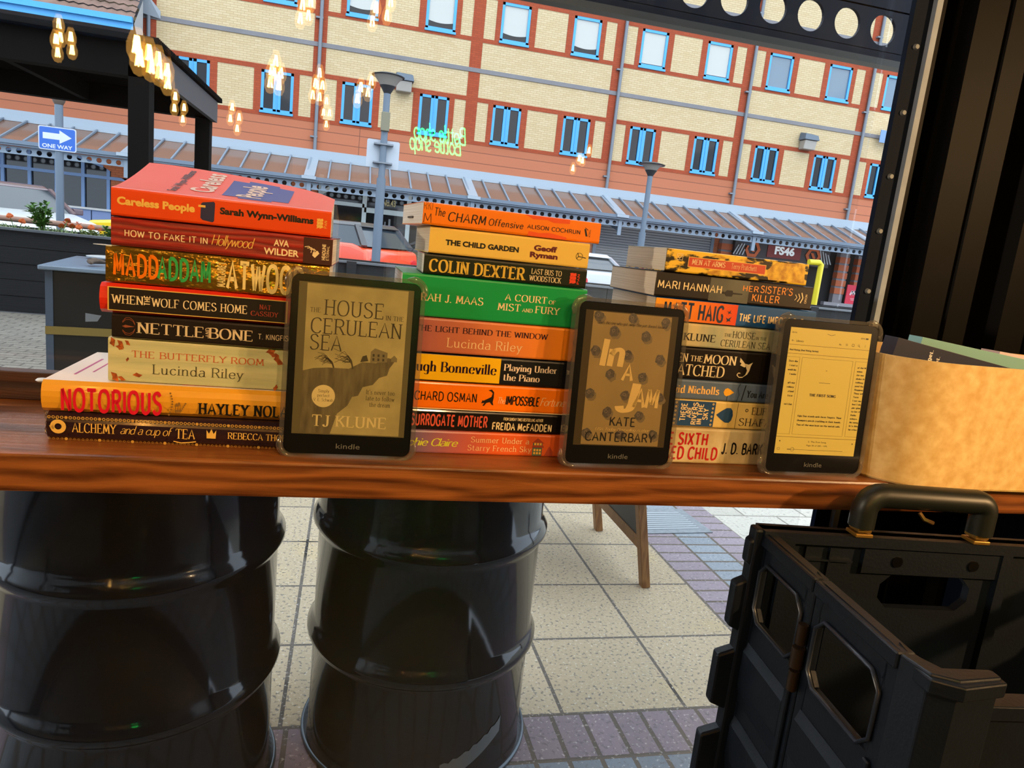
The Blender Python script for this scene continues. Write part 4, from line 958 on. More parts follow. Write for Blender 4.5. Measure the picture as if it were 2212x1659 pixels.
top_write(b, 'cover_title', [('Careless', 'bold', .30, .41, .22, .92), ('People', 'bold', .52, .64, .22, .74)], mat('cover_title_silver', '#f3d9cf', .3, .2))
top_write(b, 'cover_author', [('Sarah Wynn-Williams', 'bold', .215, .255, .12, .9)], mat('cover_dark', '#3a2230', .4))
top_write(b, 'cover_blurb', [('A true story', 'sans', .66, .69, .2, .7), ('of power', 'sans', .79, .82, .2, .62), ('and loss', 'sans', .845, .875, .2, .62)], mat('cover_pale', '#f3c9a8', .4)) if False else None
m = M()
b = book('hollywood', 'wine red wood grain paperback, second from the top of the left stack', -.2157, .7261, 1.2704, .0268, .1971, -2.0, '#8e2417', group=G1, spine=wood_mat('red_grain', '#641a14', '#a5281a', .4, 2.0))
patch(b, 'dark_panel', .862, .999, .03, .97, mat('plum_panel', '#3e1a17', .4))
ink(b, 'title_lettering', [('HOW TO FAKE IT IN', 'med', .058, .423, .36, .57)], cream); ink(b, 'script_lettering', [('Hollywood', 'script', .438, .625, .36, .72)], goldink)
ink(b, 'author_lettering', [('AVA', 'bold', .723, .794, .55, .78), ('WILDER', 'bold', .678, .842, .22, .46)], cream)
def flame(m, L, T):
    for k, (u, v) in enumerate(((.868, .62), (.88, .58), (.893, .54))):
        line(m, [(u*L, v*T), ((u+.02)*L, (v+.03)*T), ((u+.034)*L, (v-.08)*T), ((u+.03)*L, (v-.2)*T)], .0007, (0, -.00022, 0), SU, SV)
    flat(m, [(.905*L, .33*T), (.918*L, .25*T), (.938*L, .42*T), (.930*L, .52*T), (.918*L, .46*T), (.908*L, .46*T)], (0, -.00022, 0), SU, SV)
ink(b, 'publisher_mark', [('HEADLINE', 'bold', .950, .967, .2, .78, 1), ('ETERNAL', 'med', .972, .984, .2, .72, 1)], cream, flame)
foil = mat('gold_foil', '#d9a838', .22, .75, bump=1.0, bscale=26, noise=.7, nscale=9, col2='#4a3a10', stretch=(1, 1, 1.6))
b = book('foil', 'paperback with a crinkled gold foil spine, third from the top of the left stack', -.2201, .7255, 1.2365, .0339, .1997, -1.4, '#5b4a16', top='#c9a23a', group=G1, spine=foil, pg=paper_w)
ink(b, 'title_lettering', [('MADD', 'cond', .035, .222, .22, .80)], mat('ink_orange_foil', '#f07a12', .25)); ink(b, 'green_lettering', [('ADDAM', 'cond', .226, .455, .22, .80)], mat('ink_green_foil', '#3aa858', .25))
ink(b, 'author_lettering', [('MARGARET', 'cond', .487, .522, .14, .84, 1), ('ATWOOD', 'cond', .532, .879, .12, .86)], mat('ink_pale_gold', '#ecd58a', .25))
b = book('wolf', 'red and black hardback with gold ruled border, fourth from top of the left stack', -.2237, .7206, 1.2083, .0282, .205, -.1, '#d8301a', hard=True, width=.135, group=G1, pg=paper_w)
patch(b, 'gold_rule', .034, .809, .10, .90, goldink, .0008); patch(b, 'black_panel', .040, .803, .13, .87, mat('panel_black', '#17110f', .4), .0010)
def ink2(b, name, items, m_, extra=None, d=.0012):
    o = ink(b, name, items, m_, extra); o.location.y = -d; return o
ink2(b, 'title_lettering', [('WHEN', 'serif', .055, .181, .36, .64), ('THE', 'cond', .187, .210, .36, .68, 1), ('WOLF COMES HOME', 'serif', .22, .628, .34, .62)], cream)
ink2(b, 'author_lettering', [('NAT', 'serif', .684, .734, .54, .70), ('CASSIDY', 'serif', .646, .767, .30, .46)], mat('ink_dull_red', '#a8402c', .5))
b = book('nettle', 'slim dark brown paperback with pale fantasy lettering, fifth from the top of the left stack', -.2149, .7254, 1.1849, .0234, .198, -1.3, '#1d1714', group=G1)
ink(b, 'title_lettering', [('NETTLE', 'fantasy', .114, .408, .26, .70), ('AND', 'med', .417, .436, .3, .68, 1), ('BONE', 'fantasy', .433, .634, .26, .70)], mat('ink_bone', '#dcc59a', .5)); ink(b, 'author_lettering', [('T. KINGFISHER', 'med', .66, .858, .38, .60)], mat('ink_bone', ''))
def moth(m, L, T):
    for s in (-1, 1):
        for r in (.30, .38): line(m, [((.073+.03*cos(a))*L, (.5+s*r*sin(a))*T) for a in (R(15), R(45), R(80), R(115), R(150))], .0004, (0, -.00022, 0), SU, SV)
    flat(m, [(.045*L, .5*T), (.06*L, .56*T), (.1*L, .5*T), (.06*L, .44*T)], (0, -.00025, 0), SU, SV)
ink(b, 'moth_emblem', [], mat('ink_rust', '#8f4a2a', .5), moth)
grn = wood_mat('pale_green_wash', '#b9bd8c', '#d3cf9c', .4, .8)
b = book('butterfly', 'thick pale green paperback with scattered orange leaves, sixth from the top of the left stack', -.2189, .7285, 1.1422, .0427, .198, -.6, '#c9c796', group=G1, spine=grn, pg=paper_w)
ink(b, 'title_lettering', [('THE BUTTERFLY ROOM', 'light', .105, .708, .58, .73)], mat('ink_orange', '#c9521c', .5)); ink(b, 'author_lettering', [('Lucinda Riley', 'light', .198, .612, .22, .44)], mat('ink_olive', '#4c4b33', .5))
P = []
rr = random.Random(5)
for u, v, s in ((.02, .9, .05), (.055, .86, .05), (.085, .9, .035), (.05, .78, .04), (.03, .10, .06), (.06, .07, .04), (.13, .17, .045), (.085, .52, .025), (.75, .86, .05), (.77, .8, .05), (.78, .7, .06), (.74, .93, .05), (.77, .06, .04)):
    a = rr.uniform(0, 3); P.append([(u+s*.5*cos(a+q)*k, v+s*2.3*sin(a+q)*k) for q, k in ((0, 1), (.9, .35), (1.8, .6), (3.1, 1), (4.2, .4), (5.2, .6))])
for q_ in P: poly(b, 'leaf_print', [q_], mat('ink_leaf', '#c8641c', .5, noise=.5, nscale=200, col2='#6b2c0c'))
b = book('yellow', 'mustard yellow hardback with big red title, second from the bottom of the left stack', -.2714, .7160, 1.1121, .0302, .240, 1.0, '#e5a32c', top='#f7e9df', hard=True, width=.160, rough=.3, group=G1, pg=paper_w)
ink2(b, 'title_lettering', [('NOTORIOUS', 'cond', .071, .425, .09, .78)], mat('ink_crimson', '#d8122f', .4), None, .0009); ink2(b, 'author_lettering', [('HAYLEY NOLAN', 'bserif', .567, .943, .16, .52)], blackink, None, .0009)
def pearl(m, L, T):
    for i in range(9): ring(m, ((.455+.012*sin(i*.35))*L, (.08+.09*i)*T), 0, .0009, (0, -.0002, 0), SU, SV)
    for i in range(5): ring(m, ((.50+.004*i)*L, (.24+.06*i)*T), 0, .0008, (0, -.0002, 0), SU, SV)
ink2(b, 'pearl_print', [('B', 'bserif', .478, .497, .18, .46, 1)], mat('ink_brown', '#8a6428', .5), pearl, .0009)
m = M()
for i in range(3): m.box(.118, .165+.01*i, .012+.008*i, .0145+.008*i, b['T'], b['T']+.0003)
m.build('cover_stripes', mat('stripe_crimson', '#b3163f', .4), b)
m = M(); m.box(.016, .018, .035, .12, b['T'], b['T']+.0003); m.box(.028, .0295, .05, .11, b['T'], b['T']+.0003); m.build('cover_rule', mat('ink_magenta', '#c0408a', .4), b)
m = M(); ring(m, (.045, .115), 0, .018, (0, 0, b['T']+.0003), (1,0,0), (0,1,0)); m.build('cover_sticker', mat('sticker_grey', '#a9a6b0', .4), b)
b = book('alchemy', 'dark purple brown hardback with gold chain print, at the bottom of the left stack', -.2677, .7167, 1.0850, .0271, .236, -1.5, '#2a1a20', hard=True, width=.158, rough=.22, group=G1, pg=paper_w)
def chain(m, L, T):
    for v, k in ((.86, 1), (.08, .6)):
        for i in range(64):
            u = .012+.0152*i
            if i % 8 == 4: flat(m, [((u)*L+.0016*cos(q), v*T+.0016*sin(q)) for q in [2*pi*j/6 for j in range(6)]], (0, -.0002, 0), SU, SV)
            else: ring(m, (u*L, v*T), .0008, .00135*(k if k < 1 else 1)+.0002, (0, -.0002, 0), SU, SV, n=8)
ink2(b, 'chain_print', [], mat('ink_gold_dim', '#c0943e', .35), chain, .0012)
def pot(m, L, T):
    ring(m, (.044*L, .52*T), .0030, .0068, (0, -.0002, 0), SU, SV); flat(m, [(.018*L, .42*T), (.012*L, .55*T), (.02*L, .52*T), (.028*L, .62*T), (.03*L, .42*T)], (0, -.0002, 0), SU, SV); ring(m, (.04*L, .82*T), 0, .0008, (0, -.0002, 0), SU, SV)
    line(m, [(.47*L, .17*T), (.50*L, .12*T), (.53*L, .15*T), (.556*L, .19*T)], .0010, (0, -.0002, 0), SU, SV)
    flat(m, [(.597*L, .34*T), (.632*L, .34*T), (.634*L, .66*T), (.624*L, .52*T), (.615*L, .70*T), (.606*L, .52*T), (.596*L, .66*T)], (0, -.0002, 0), SU, SV)
ink2(b, 'title_lettering', [('ALCHEMY', 'fantasy', .096, .253, .34, .68), ('and a cup of', 'script', .269, .458, .36, .66), ('TEA', 'fantasy', .479, .55, .28, .64)], goldink, None, .0012); ink2(b, 'author_lettering', [('REBECCA THORNE', 'fantasy', .68, .952, .36, .60)], goldink, None, .0012)
ink2(b, 'gold_print', [], goldink, pot, .0012)

# ---- middle stack, from the top down
b = book('charm', 'orange paperback with hand drawn black lettering, topmost of the middle stack', .0649, .7165, 1.3201, .0227, .1909, 5.0, '#ee7d08', group=G2, pg=paper_w)
poly(b, 'red_patches', [[(.555,.97),(.60,.80),(.68,.84),(.72,.74),(.812,.78),(.812,.97)], [(.576,.03),(.58,.24),(.64,.20),(.70,.26),(.801,.14),(.801,.03)]], mat('ink_vermilion', '#e2521a', .35))
ink(b, 'title_lettering', [('The', 'hand', .059, .115, .44, .78), ('CHARM', 'hand', .132, .335, .27, .66), ('Offensive', 'hand', .353, .545, .29, .58), ('ALISON COCHRUN', 'med', .571, .88, .36, .54)], blackink)
ink(b, 'cover_wrap_lettering', [('RKI', 'thin', .002, .05, .66, 1.0), ('M', 'thin', .004, .049, .1, .5)], blackink)
ink(b, 'publisher_mark', [('ATRIA', 'med', .932, .942, .28, .62, 1)], blackink, lambda m, L, T: [flat(m, [(.902*L, .64*T), (.912*L, .64*T), (.926*L, .30*T), (.914*L, .30*T)], (0, -.00022, 0), SU, SV), line(m, [(.906*L, .70*T), (.926*L, .60*T)], .0006, (0, -.00022, 0), SU, SV)])
m = M().box(-.0012, .02, .055, .085, .0065, .0085); m.build('page_tab', mat('tab_dark', '#55504a', .8), b)
b = book('child', 'pale yellow paperback with bold black capitals, second from the top of the middle stack', .0739, .7227, 1.2930, .0271, .1697, 1.5, '#e8c35c', width=.125, group=G2)
ink(b, 'title_lettering', [('THE CHILD GARDEN', 'black', .097, .547, .37, .57)], blackink); ink(b, 'author_lettering', [('Geoff', 'black', .641, .789, .52, .73), ('Ryman', 'black', .62, .798, .25, .46)], mat('ink_maroon', '#5c0f1e', .4))
ink(b, 'publisher_mark', [], blackink, lambda m, L, T: [ring(m, (.938*L, .46*T), .0034, .0038, (0, -.00022, 0), SU, SV), line(m, [(.93*L, .46*T), (.982*L, .42*T)], .0008, (0, -.00022, 0), SU, SV), line(m, [(.925*L, .60*T), (.934*L, .46*T), (.922*L, .36*T)], .0006, (0, -.00022, 0), SU, SV)])
b = book('colin', 'slim black green paperback with large gold capitals, third from the top of the middle stack', .0705, .7252, 1.2721, .0209, .1716, -1.2, '#1a1d14', width=.11, group=G2, pg=paper_w)
ink(b, 'author_lettering', [('COLIN DEXTER', 'bserif', .036, .605, .15, .74)], mat('ink_gold_leaf', '#dcb648', .3)); ink(b, 'title_lettering', [('LAST BUS TO', 'serif', .651, .839, .52, .78), ('WOODSTOCK', 'serif', .643, .839, .17, .43)], cream)
ink(b, 'publisher_mark', [('PAN', 'med', .942, .956, .2, .72, 1)], mat('ink_scarlet', '#e04426', .4), lambda m, L, T: wave_logo(m, L, T, .893, .93, .2, .74))
b = book('green', 'very thick bright green paperback, fourth from the top of the middle stack', .0503, .7227, 1.2289, .0432, .1955, .3, '#129a50', group=G2, pg=paper_w)
ink(b, 'author_lettering', [('SARAH J. MAAS', 'serif', .031, .43, .38, .56)], cream); ink(b, 'title_lettering', [('A COURT', 'serif', .548, .777, .56, .72), ('OF', 'serif', .79, .826, .56, .65), ('MIST', 'serif', .513, .635, .31, .48), ('AND', 'serif', .648, .704, .31, .40), ('FURY', 'serif', .72, .853, .31, .48)], cream)
def grad_mat(name, c1, c2, a, bb, axis='x', rough=.35):
    m = bpy.data.materials.new(name); m.use_nodes = True; n = m.node_tree; p = n.nodes['Principled BSDF']; p.inputs['Roughness'].default_value = rough
    tc_ = n.nodes.new('ShaderNodeTexCoord'); s_ = n.nodes.new('ShaderNodeSeparateXYZ'); n.links.new(tc_.outputs['Object'], s_.inputs[0])
    mr = n.nodes.new('ShaderNodeMapRange'); mr.inputs[1].default_value = a; mr.inputs[2].default_value = bb; n.links.new(s_.outputs['xyz'.index(axis)], mr.inputs[0])
    ra = n.nodes.new('ShaderNodeValToRGB'); ra.color_ramp.elements[0].color = lin(c1); ra.color_ramp.elements[1].color = lin(c2); n.links.new(mr.outputs[0], ra.inputs[0]); n.links.new(ra.outputs[0], p.inputs['Base Color']); return m
b = book('light', 'paperback fading from dusty pink to orange, fifth from the top of the middle stack', .0510, .7195, 1.1926, .0364, .1982, 1.2, '#d07040', group=G2, spine=grad_mat('pink_orange_print', '#a8605c', '#f28a1e', .02, .17))
ink(b, 'title_lettering', [('THE LIGHT BEHIND THE WINDOW', 'serif', .082, .788, .62, .78)], mat('ink_plum', '#2c0d20', .4)); ink(b, 'author_lettering', [('Lucinda Riley', 'light', .25, .652, .20, .46)], mat('ink_peach', '#f0cfa0', .4))
poly(b, 'torn_edge_print', [[(.93,.02),(.95,.3),(.935,.6),(.955,.97),(1,.97),(1,.02)]], mat('ink_burnt', '#7a2410', .4))
b = book('bonn', 'paperback with yellow panel and black end, fourth from bottom of the middle stack', .0510, .7195, 1.1627, .0298, .1984, 1.2, '#16171c', group=G2)
patch(b, 'yellow_panel', .02, .548, .05, .97, mat('panel_yellow', '#f2bd14', .3)); ink(b, 'author_lettering', [('Hugh Bonneville', 'didone', .06, .525, .36, .72)], mat('ink_aubergine', '#23102a', .3)); ink(b, 'title_lettering', [('Playing Under', 'didone', .569, .863, .55, .79), ('the Piano', 'didone', .569, .77, .19, .43)], mat('ink_blush', '#f3dcc4', .4))
b = book('osman', 'bright orange hardback with a black fox print, third from the bottom of the middle stack', .0510, .7195, 1.1334, .0293, .1983, 1.2, '#fb7c05', group=G2, pg=paper_w)
ink(b, 'author_lettering', [('RICHARD OSMAN', 'med', .061, .436, .32, .64)], blackink)
def fox(m, L, T):
    flat(m, [(q[0]*L, q[1]*T) for q in ((.462,.30),(.468,.42),(.474,.40),(.50,.50),(.515,.56),(.520,.70),(.51,.76),(.495,.80),(.513,.84),(.527,.74),(.528,.54),(.524,.36),(.53,.24),(.52,.26),(.508,.36),(.49,.32),(.478,.20),(.470,.22),(.48,.32))], (0, -.00022, 0), SU, SV)
ink(b, 'fox_emblem', [], mat('ink_brownblack', '#1d120c', .4), fox)
ink(b, 'title_lettering', [('IMPOSS!BLE', 'brush', .596, .783, .30, .62)], blackink); ink(b, 'script_lettering', [('The', 'script', .547, .591, .32, .56), ('Fortune', 'script', .789, .93, .32, .62)], mat('ink_apricot', '#ffd39a', .4))
patch(b, 'pale_edge', .0, 1.0, .0, .035, mat('ink_pale_edge', '#f3d9a8', .5), .0003)
b = book('surrogate', 'slim black paperback with salmon red capitals, second from the bottom of the middle stack', .0510, .7195, 1.1108, .0226, .1983, 1.2, '#14100f', group=G2)
ink(b, 'title_lettering', [('SURROGATE MOTHER', 'cond', .095, .505, .22, .74)], mat('ink_salmon', '#e0604a', .4)); ink(b, 'author_lettering', [('FROM SUNDAY TIMES BESTSELLING AUTHOR', 'cond', .595, .818, .62, .76), ('FREIDA McFADDEN', 'cond', .536, .872, .14, .48)], cream)
b = book('summer', 'sunset coloured paperback with a little painted town, at the bottom of the middle stack', .0510, .7185, 1.0850, .0258, .1982, 1.2, '#c86a3c', group=G2, spine=grad_mat('sunset_print', '#75688a', '#e2622a', .02, .11))
ink(b, 'author_lettering', [('Sophie Claire', 'bscript', .02, .35, .34, .66)], mat('ink_lime_foil', '#d9e04a', .25)); ink(b, 'title_lettering', [('Summer Under a', 'light', .426, .751, .56, .80), ('Starry French Sky', 'light', .411, .767, .20, .44)], cream)
T_ = b['T']
poly(b, 'town_print', [[(.775,.05),(.775,.62),(.83,.62),(.83,.05)]], mat('print_teal', '#4e7264', .5)); poly(b, 'town_roofs', [[(.77,.42),(.84,.42),(.835,.52),(.775,.52)], [(.77,.62),(.84,.62),(.80,.85)], [(.845,.05),(.87,.5),(.895,.25),(.895,.05)]], mat('print_brick', '#a8442c', .5), .0002)
poly(b, 'town_windows', [[(.782+.016*i, v), (.793+.016*i, v), (.793+.016*i, v+.1), (.782+.016*i, v+.1)] for i in range(3) for v in (.12, .26, .53)], mat('print_window', '#f6c24a', .5), .0003)

# ---- right stack, from the top down
art = mat('golden_battle_print', '#ecc23a', .35, noise=.95, nscale=75, stretch=(.7, 1, 1.5), col2='#1c1606')
rp_ = [n for n in art.node_tree.nodes if n.type == 'VALTORGB'][0].color_ramp; rp_.elements[0].position = .46; rp_.elements[1].position = .53
b = book('men', 'small paperback with a golden painted spine and red label, topmost of the right stack', .3298, .7231, 1.2994, .0257, .1779, 1.5, '#c98f14', top='#e7e2d2', width=.108, group=G3, spine=art)
poly(b, 'painted_shapes', [[(.27,.12),(.33,.26),(.42,.30),(.50,.26),(.53,.16),(.42,.08),(.32,.06)], [(.72,.1),(.70,.5),(.76,.9),(.97,.96),(.985,.1)], [(.30,.80),(.36,.94),(.42,.82)], [(.48,.78),(.53,.95),(.60,.80)]], mat('print_gold', '#f0c83e', .35, noise=.35, nscale=120, col2='#a8700c'))
patch(b, 'label_edge', .148, .691, .29, .73, mat('label_edge', '#e6b25a', .4), .0002); patch(b, 'red_label', .152, .687, .32, .70, mat('label_red', '#c4411a', .4), .0003)
ink2(b, 'title_lettering', [('MEN AT ARMS', 'serif', .175, .402, .42, .64)], cream, None, .0002); ink2(b, 'author_lettering', [('Terry Pratchett', 'light', .446, .625, .42, .64)], cream, None, .0002)
ink2(b, 'publisher_mark', [], cream, lambda m, L, T: [line(m, [(.068*L,.55*T),(.068*L,.80*T),(.107*L,.80*T),(.107*L,.55*T),(.068*L,.55*T)], .0005, (0, -.00022, 0), SU, SV), line(m, [(.076*L,.72*T),(.086*L,.60*T),(.102*L,.76*T)], .0006, (0, -.00022, 0), SU, SV)], .0002)
mist = grad_mat('misty_print', '#1a1513', '#241b16', 0, .19)
b = book('mari', 'dark misty paperback with a lone walking figure, second from the top of the right stack', .3213, .7221, 1.2719, .0275, .1981, 1.8, '#1d1714', group=G3, spine=mist)
patch(b, 'mist_print', .33, .58, .03, .97, mat('print_mist', '#5b5c50', .45, noise=.8, nscale=16, col2='#1f1c18'))
ink2(b, 'author_lettering', [('MARI', 'med', .013, .146, .36, .66), ('HANNAH', 'med', .168, .407, .36, .66)], cream, None, .0001)
ink2(b, 'title_lettering', [('HER', 'med', .538, .638, .56, .78), ('SISTER\'S', 'med', .653, .863, .56, .84), ('KILLER', 'med', .605, .784, .18, .46)], mat('ink_amber', '#e8943a', .45), None, .0001)
ink2(b, 'figure_print', [], blackink, lambda m, L, T: [flat(m, [(.425*L,.40*T),(.44*L,.52*T),(.475*L,.52*T),(.48*L,.44*T),(.54*L,.43*T),(.54*L,.38*T),(.48*L,.37*T),(.475*L,.27*T),(.44*L,.27*T)], (0,-.0003,0), SU, SV), ring(m, (.418*L, .40*T), 0, .0014, (0,-.0003,0), SU, SV)], .0001)
ink2(b, 'publisher_mark', [('ORION', 'med', .952, .965, .28, .66, 1)], cream, lambda m, L, T: [line(m, [((.885+.02*k)*L, (.62+.05*k)*T), ((.898+.02*k)*L, .5*T), ((.885+.02*k)*L, (.38-.05*k)*T)], .0007+.0003*k, (0, -.00022, 0), SU, SV) for k in range(3)], .0001)
b = book('matt', 'paperback half orange and half petrol blue, third from the top of the right stack', .3252, .7238, 1.2465, .0254, .2036, 1.2, '#1d4a6c', group=G3, spine=mat('cover_petrol', '#1a5190', .35))
pm_ = patch(b, 'orange_panel', .0, .496, .03, .97, grad_mat('orange_panel_print', '#f2a21e', '#e2481a', .0, .10))
ink(b, 'author_lettering', [('MATT HAIG', 'cond', .052, .411, .14, .82)], mat('ink_navy', '#182a4a', .4)); ink(b, 'title_lettering', [('THE LIFE IMPOSSIBLE', 'cond', .513, .921, .26, .58)], cream)
poly(b, 'bird_prints', [[(.432,.66),(.445,.62),(.456,.72),(.452,.60),(.464,.56),(.448,.56),(.44,.50),(.443,.58)], [(.43,.36),(.446,.30),(.466,.42),(.456,.26),(.464,.2),(.446,.2),(.436,.14),(.44,.24)]], mat('ink_navy', ''), .0003)
klm = mat('map_print', '#d2c08c', .4, noise=.5, nscale=16, col2='#8fa394', stretch=(2, 1, .6))
b = book('klune', 'paperback with mottled cream and sea green spine, fourth from top of the right stack', .3250, .7213, 1.2195, .0269, .198, .6, '#cdbf90', group=G3, spine=klm)
ink(b, 'author_lettering', [('TJ KLUNE', 'serif', .104, .39, .28, .58)], blackink); ink(b, 'title_lettering', [('THE', 'light', .443, .487, .57, .70), ('HOUSE', 'light', .496, .639, .54, .82), ('IN THE', 'light', .645, .714, .54, .66), ('CERULEAN SEA', 'light', .428, .745, .14, .42)], mat('ink_deep_green', '#20261d', .4))
b = book('moon', 'thick black brown paperback with cream winged emblem, fifth from top of the right stack', .3250, .7224, 1.1830, .0366, .198, -.4, '#17110e', group=G3)
ink(b, 'title_lettering', [('WHEN', 'fantasy', .105, .238, .54, .80), ('THE', 'fantasy', .256, .33, .58, .75), ('MOON', 'fantasy', .342, .541, .54, .82), ('HATCHED', 'fantasy', .136, .476, .12, .46)], mat('ink_ivory', '#ead9b0', .45))
def lizard(m, L, T):
    for q in ([(.565,.80),(.585,.70),(.60,.62),(.615,.54),(.60,.50),(.57,.56),(.578,.62),(.566,.66)], [(.60,.62),(.625,.60),(.65,.68),(.640,.56),(.635,.40),(.625,.28),(.60,.18),(.59,.16),(.612,.26),(.62,.40),(.61,.5)]):
        flat(m, [(u*L, v*T) for u, v in q], (0, -.00022, 0), SU, SV)
    line(m, [(.60*L,.18*T),(.575*L,.17*T),(.56*L,.24*T),(.568*L,.31*T),(.58*L,.30*T)], .0010, (0, -.00022, 0), SU, SV)
ink(b, 'winged_emblem', [], mat('ink_ivory', ''), lizard)
b = book('nicholls', 'slim grey blue paperback with amber lettering, third from the bottom of the right stack', .3250, .7215, 1.1598, .0232, .198, .7, '#5d7190', group=G3)
ink(b, 'author_lettering', [('David Nicholls', 'bserif', .114, .467, .32, .70)], mat('ink_honey', '#f5c878', .45)); ink(b, 'title_lettering', [('You Are Here', 'bserif', .653, .885, .28, .62)], mat('ink_blueblack', '#14181f', .4))
ink(b, 'line_print', [], mat('ink_blueblack', ''), lambda m, L, T: [line(m, [(.60*L,.98*T),(.585*L,.7*T),(.60*L,.4*T),(.59*L,.02*T)], .0005, (0,-.00022,0), SU, SV), line(m, [(.635*L,.9*T),(.62*L,.1*T)], .0010, (0,-.00022,0), SU, SV), line(m, [(.525*L,.3*T),(.525*L,.02*T)], .0004, (0,-.00022,0), SU, SV)])
poly(b, 'drop_print', [[(.497,.48),(.505,.64),(.52,.70),(.54,.62),(.566,.48),(.54,.34),(.52,.27),(.505,.33)]], mat('print_amber', '#f0b02a', .4), .0002)
b = book('rivers', 'cream paperback with blue panel and vertical lettering, second from the bottom of the right stack', .3250, .7232, 1.1272, .0326, .198, .5, '#e3c87c', group=G3, pg=paper_w)
patch(b, 'blue_panel', .2, .466, .04, .96, mat('panel_slate', '#22497a', .4)); ink(b, 'title_lettering', [('THERE', 'cond', .250, .284, .22, .86, 1), ('ARE', 'cond', .290, .318, .35, .74, 1), ('RIVERS', 'cond', .324, .353, .10, .90, 1), ('IN THE', 'cond', .359, .388, .12, .86, 1), ('SKY', 'cond', .394, .424, .30, .70, 1)], cream)
def dots(m, L, T):
    for u in (.216, .450):
        for i in range(6): ring(m, (u*L, (.12+.152*i)*T), .0005, .0013, (0, -.0003, 0), SU, SV, n=12)
    for i in range(3): ring(m, (.16*L, (.2+.3*i)*T), .0036, .0042, (0, -.0003, 0), SU, SV, n=20); 
ink(b, 'dot_print', [], mat('ink_gold_pale', '#d8bd78', .4), dots)
poly(b, 'drop_print', [[(.477,.5),(.51,.66),(.54,.77),(.565,.78),(.58,.68),(.586,.5),(.58,.32),(.565,.22),(.54,.23),(.51,.34)]], mat('panel_slate', ''), .0002)
ink(b, 'author_lettering', [('ELIF', 'light', .708, .80, .58, .84), ('SHAFAK', 'light', .632, .886, .14, .42)], blackink)
ink(b, 'rule_print', [], blackink, lambda m, L, T: [ring(m, (.672*L,.72*T), .0012, .0020, (0,-.0002,0), SU, SV, n=12), line(m, [(.61*L,.02*T),(.61*L,.98*T)], .0004, (0,-.0002,0), SU, SV)])
b = book('sixth', 'very thick scuffed cream paperback with red capitals, at the bottom of the right stack', .3250, .7185, 1.0850, .0422, .1981, 1.0, '#dccb9a', group=G3, spine=mat('scuffed_cream', '#dccfa4', .5, noise=.3, nscale=30, col2='#b8a272'), pg=paper_w)
ink(b, 'title_lettering', [('THE SIXTH', 'cond', .097, .438, .54, .86), ('WICKED CHILD', 'cond', .054, .511, .13, .46)], mat('ink_blood', '#c01a1a', .4)); ink(b, 'author_lettering', [('J. D. BARKER', 'cond', .542, .875, .32, .62)], blackink)

# bookmarks peeping from the stacks
tabm = mat('bookmark_card', '#dfe3e6', .6)
for loc, s, lab in (((-.2345, .735, 1.269), (.016, .012, .0005), 'white card bookmark peeping out above the gold foil book'), ((-.2325, .745, 1.2225), (.012, .012, .0005), 'white card bookmark poking from the left end of the red and black book')):
    o = M().prism([(0, .3), (.3, 0), (3, 0), (3, 1), (.3, 1)], 0, 1, lambda a, b, h: (a*s[0], b*s[1], h*s[2])).build('bookmark', tabm); o.location = loc; tag(o, lab, 'bookmark')
t = thing('chain_bookmark', 'fine metal chain bookmark hanging from the yellow hardback at the left end of the stack', 'bookmark', (-.2745, .735, 1.0853))
chm = mat('chain_silver', '#b59b78', .25, .9)
m = M()
for i in range(17):
    z = .002+.0029*i; px_ = .0006*sin(i*.5); r_ = .0017
    fr = [(px_+r_*cos(2*pi*k/10)*(.75 if i % 2 else .25), r_*cos(2*pi*k/10)*(.25 if i % 2 else .75), z+r_*1.1*sin(2*pi*k/10)) for k in range(10)]
    m.tube(fr, .00038, 5, closed=True)
m.build('chain', chm, t, smooth=60)
M().lathe([(0, .0), (.004, .0005), (.0055, .002), (.004, .0035), (0, .004)], 16, (-.003, 0, .0505)).build('charm', mat('charm_pearl', '#e8edf2', .2), t, smooth=60)
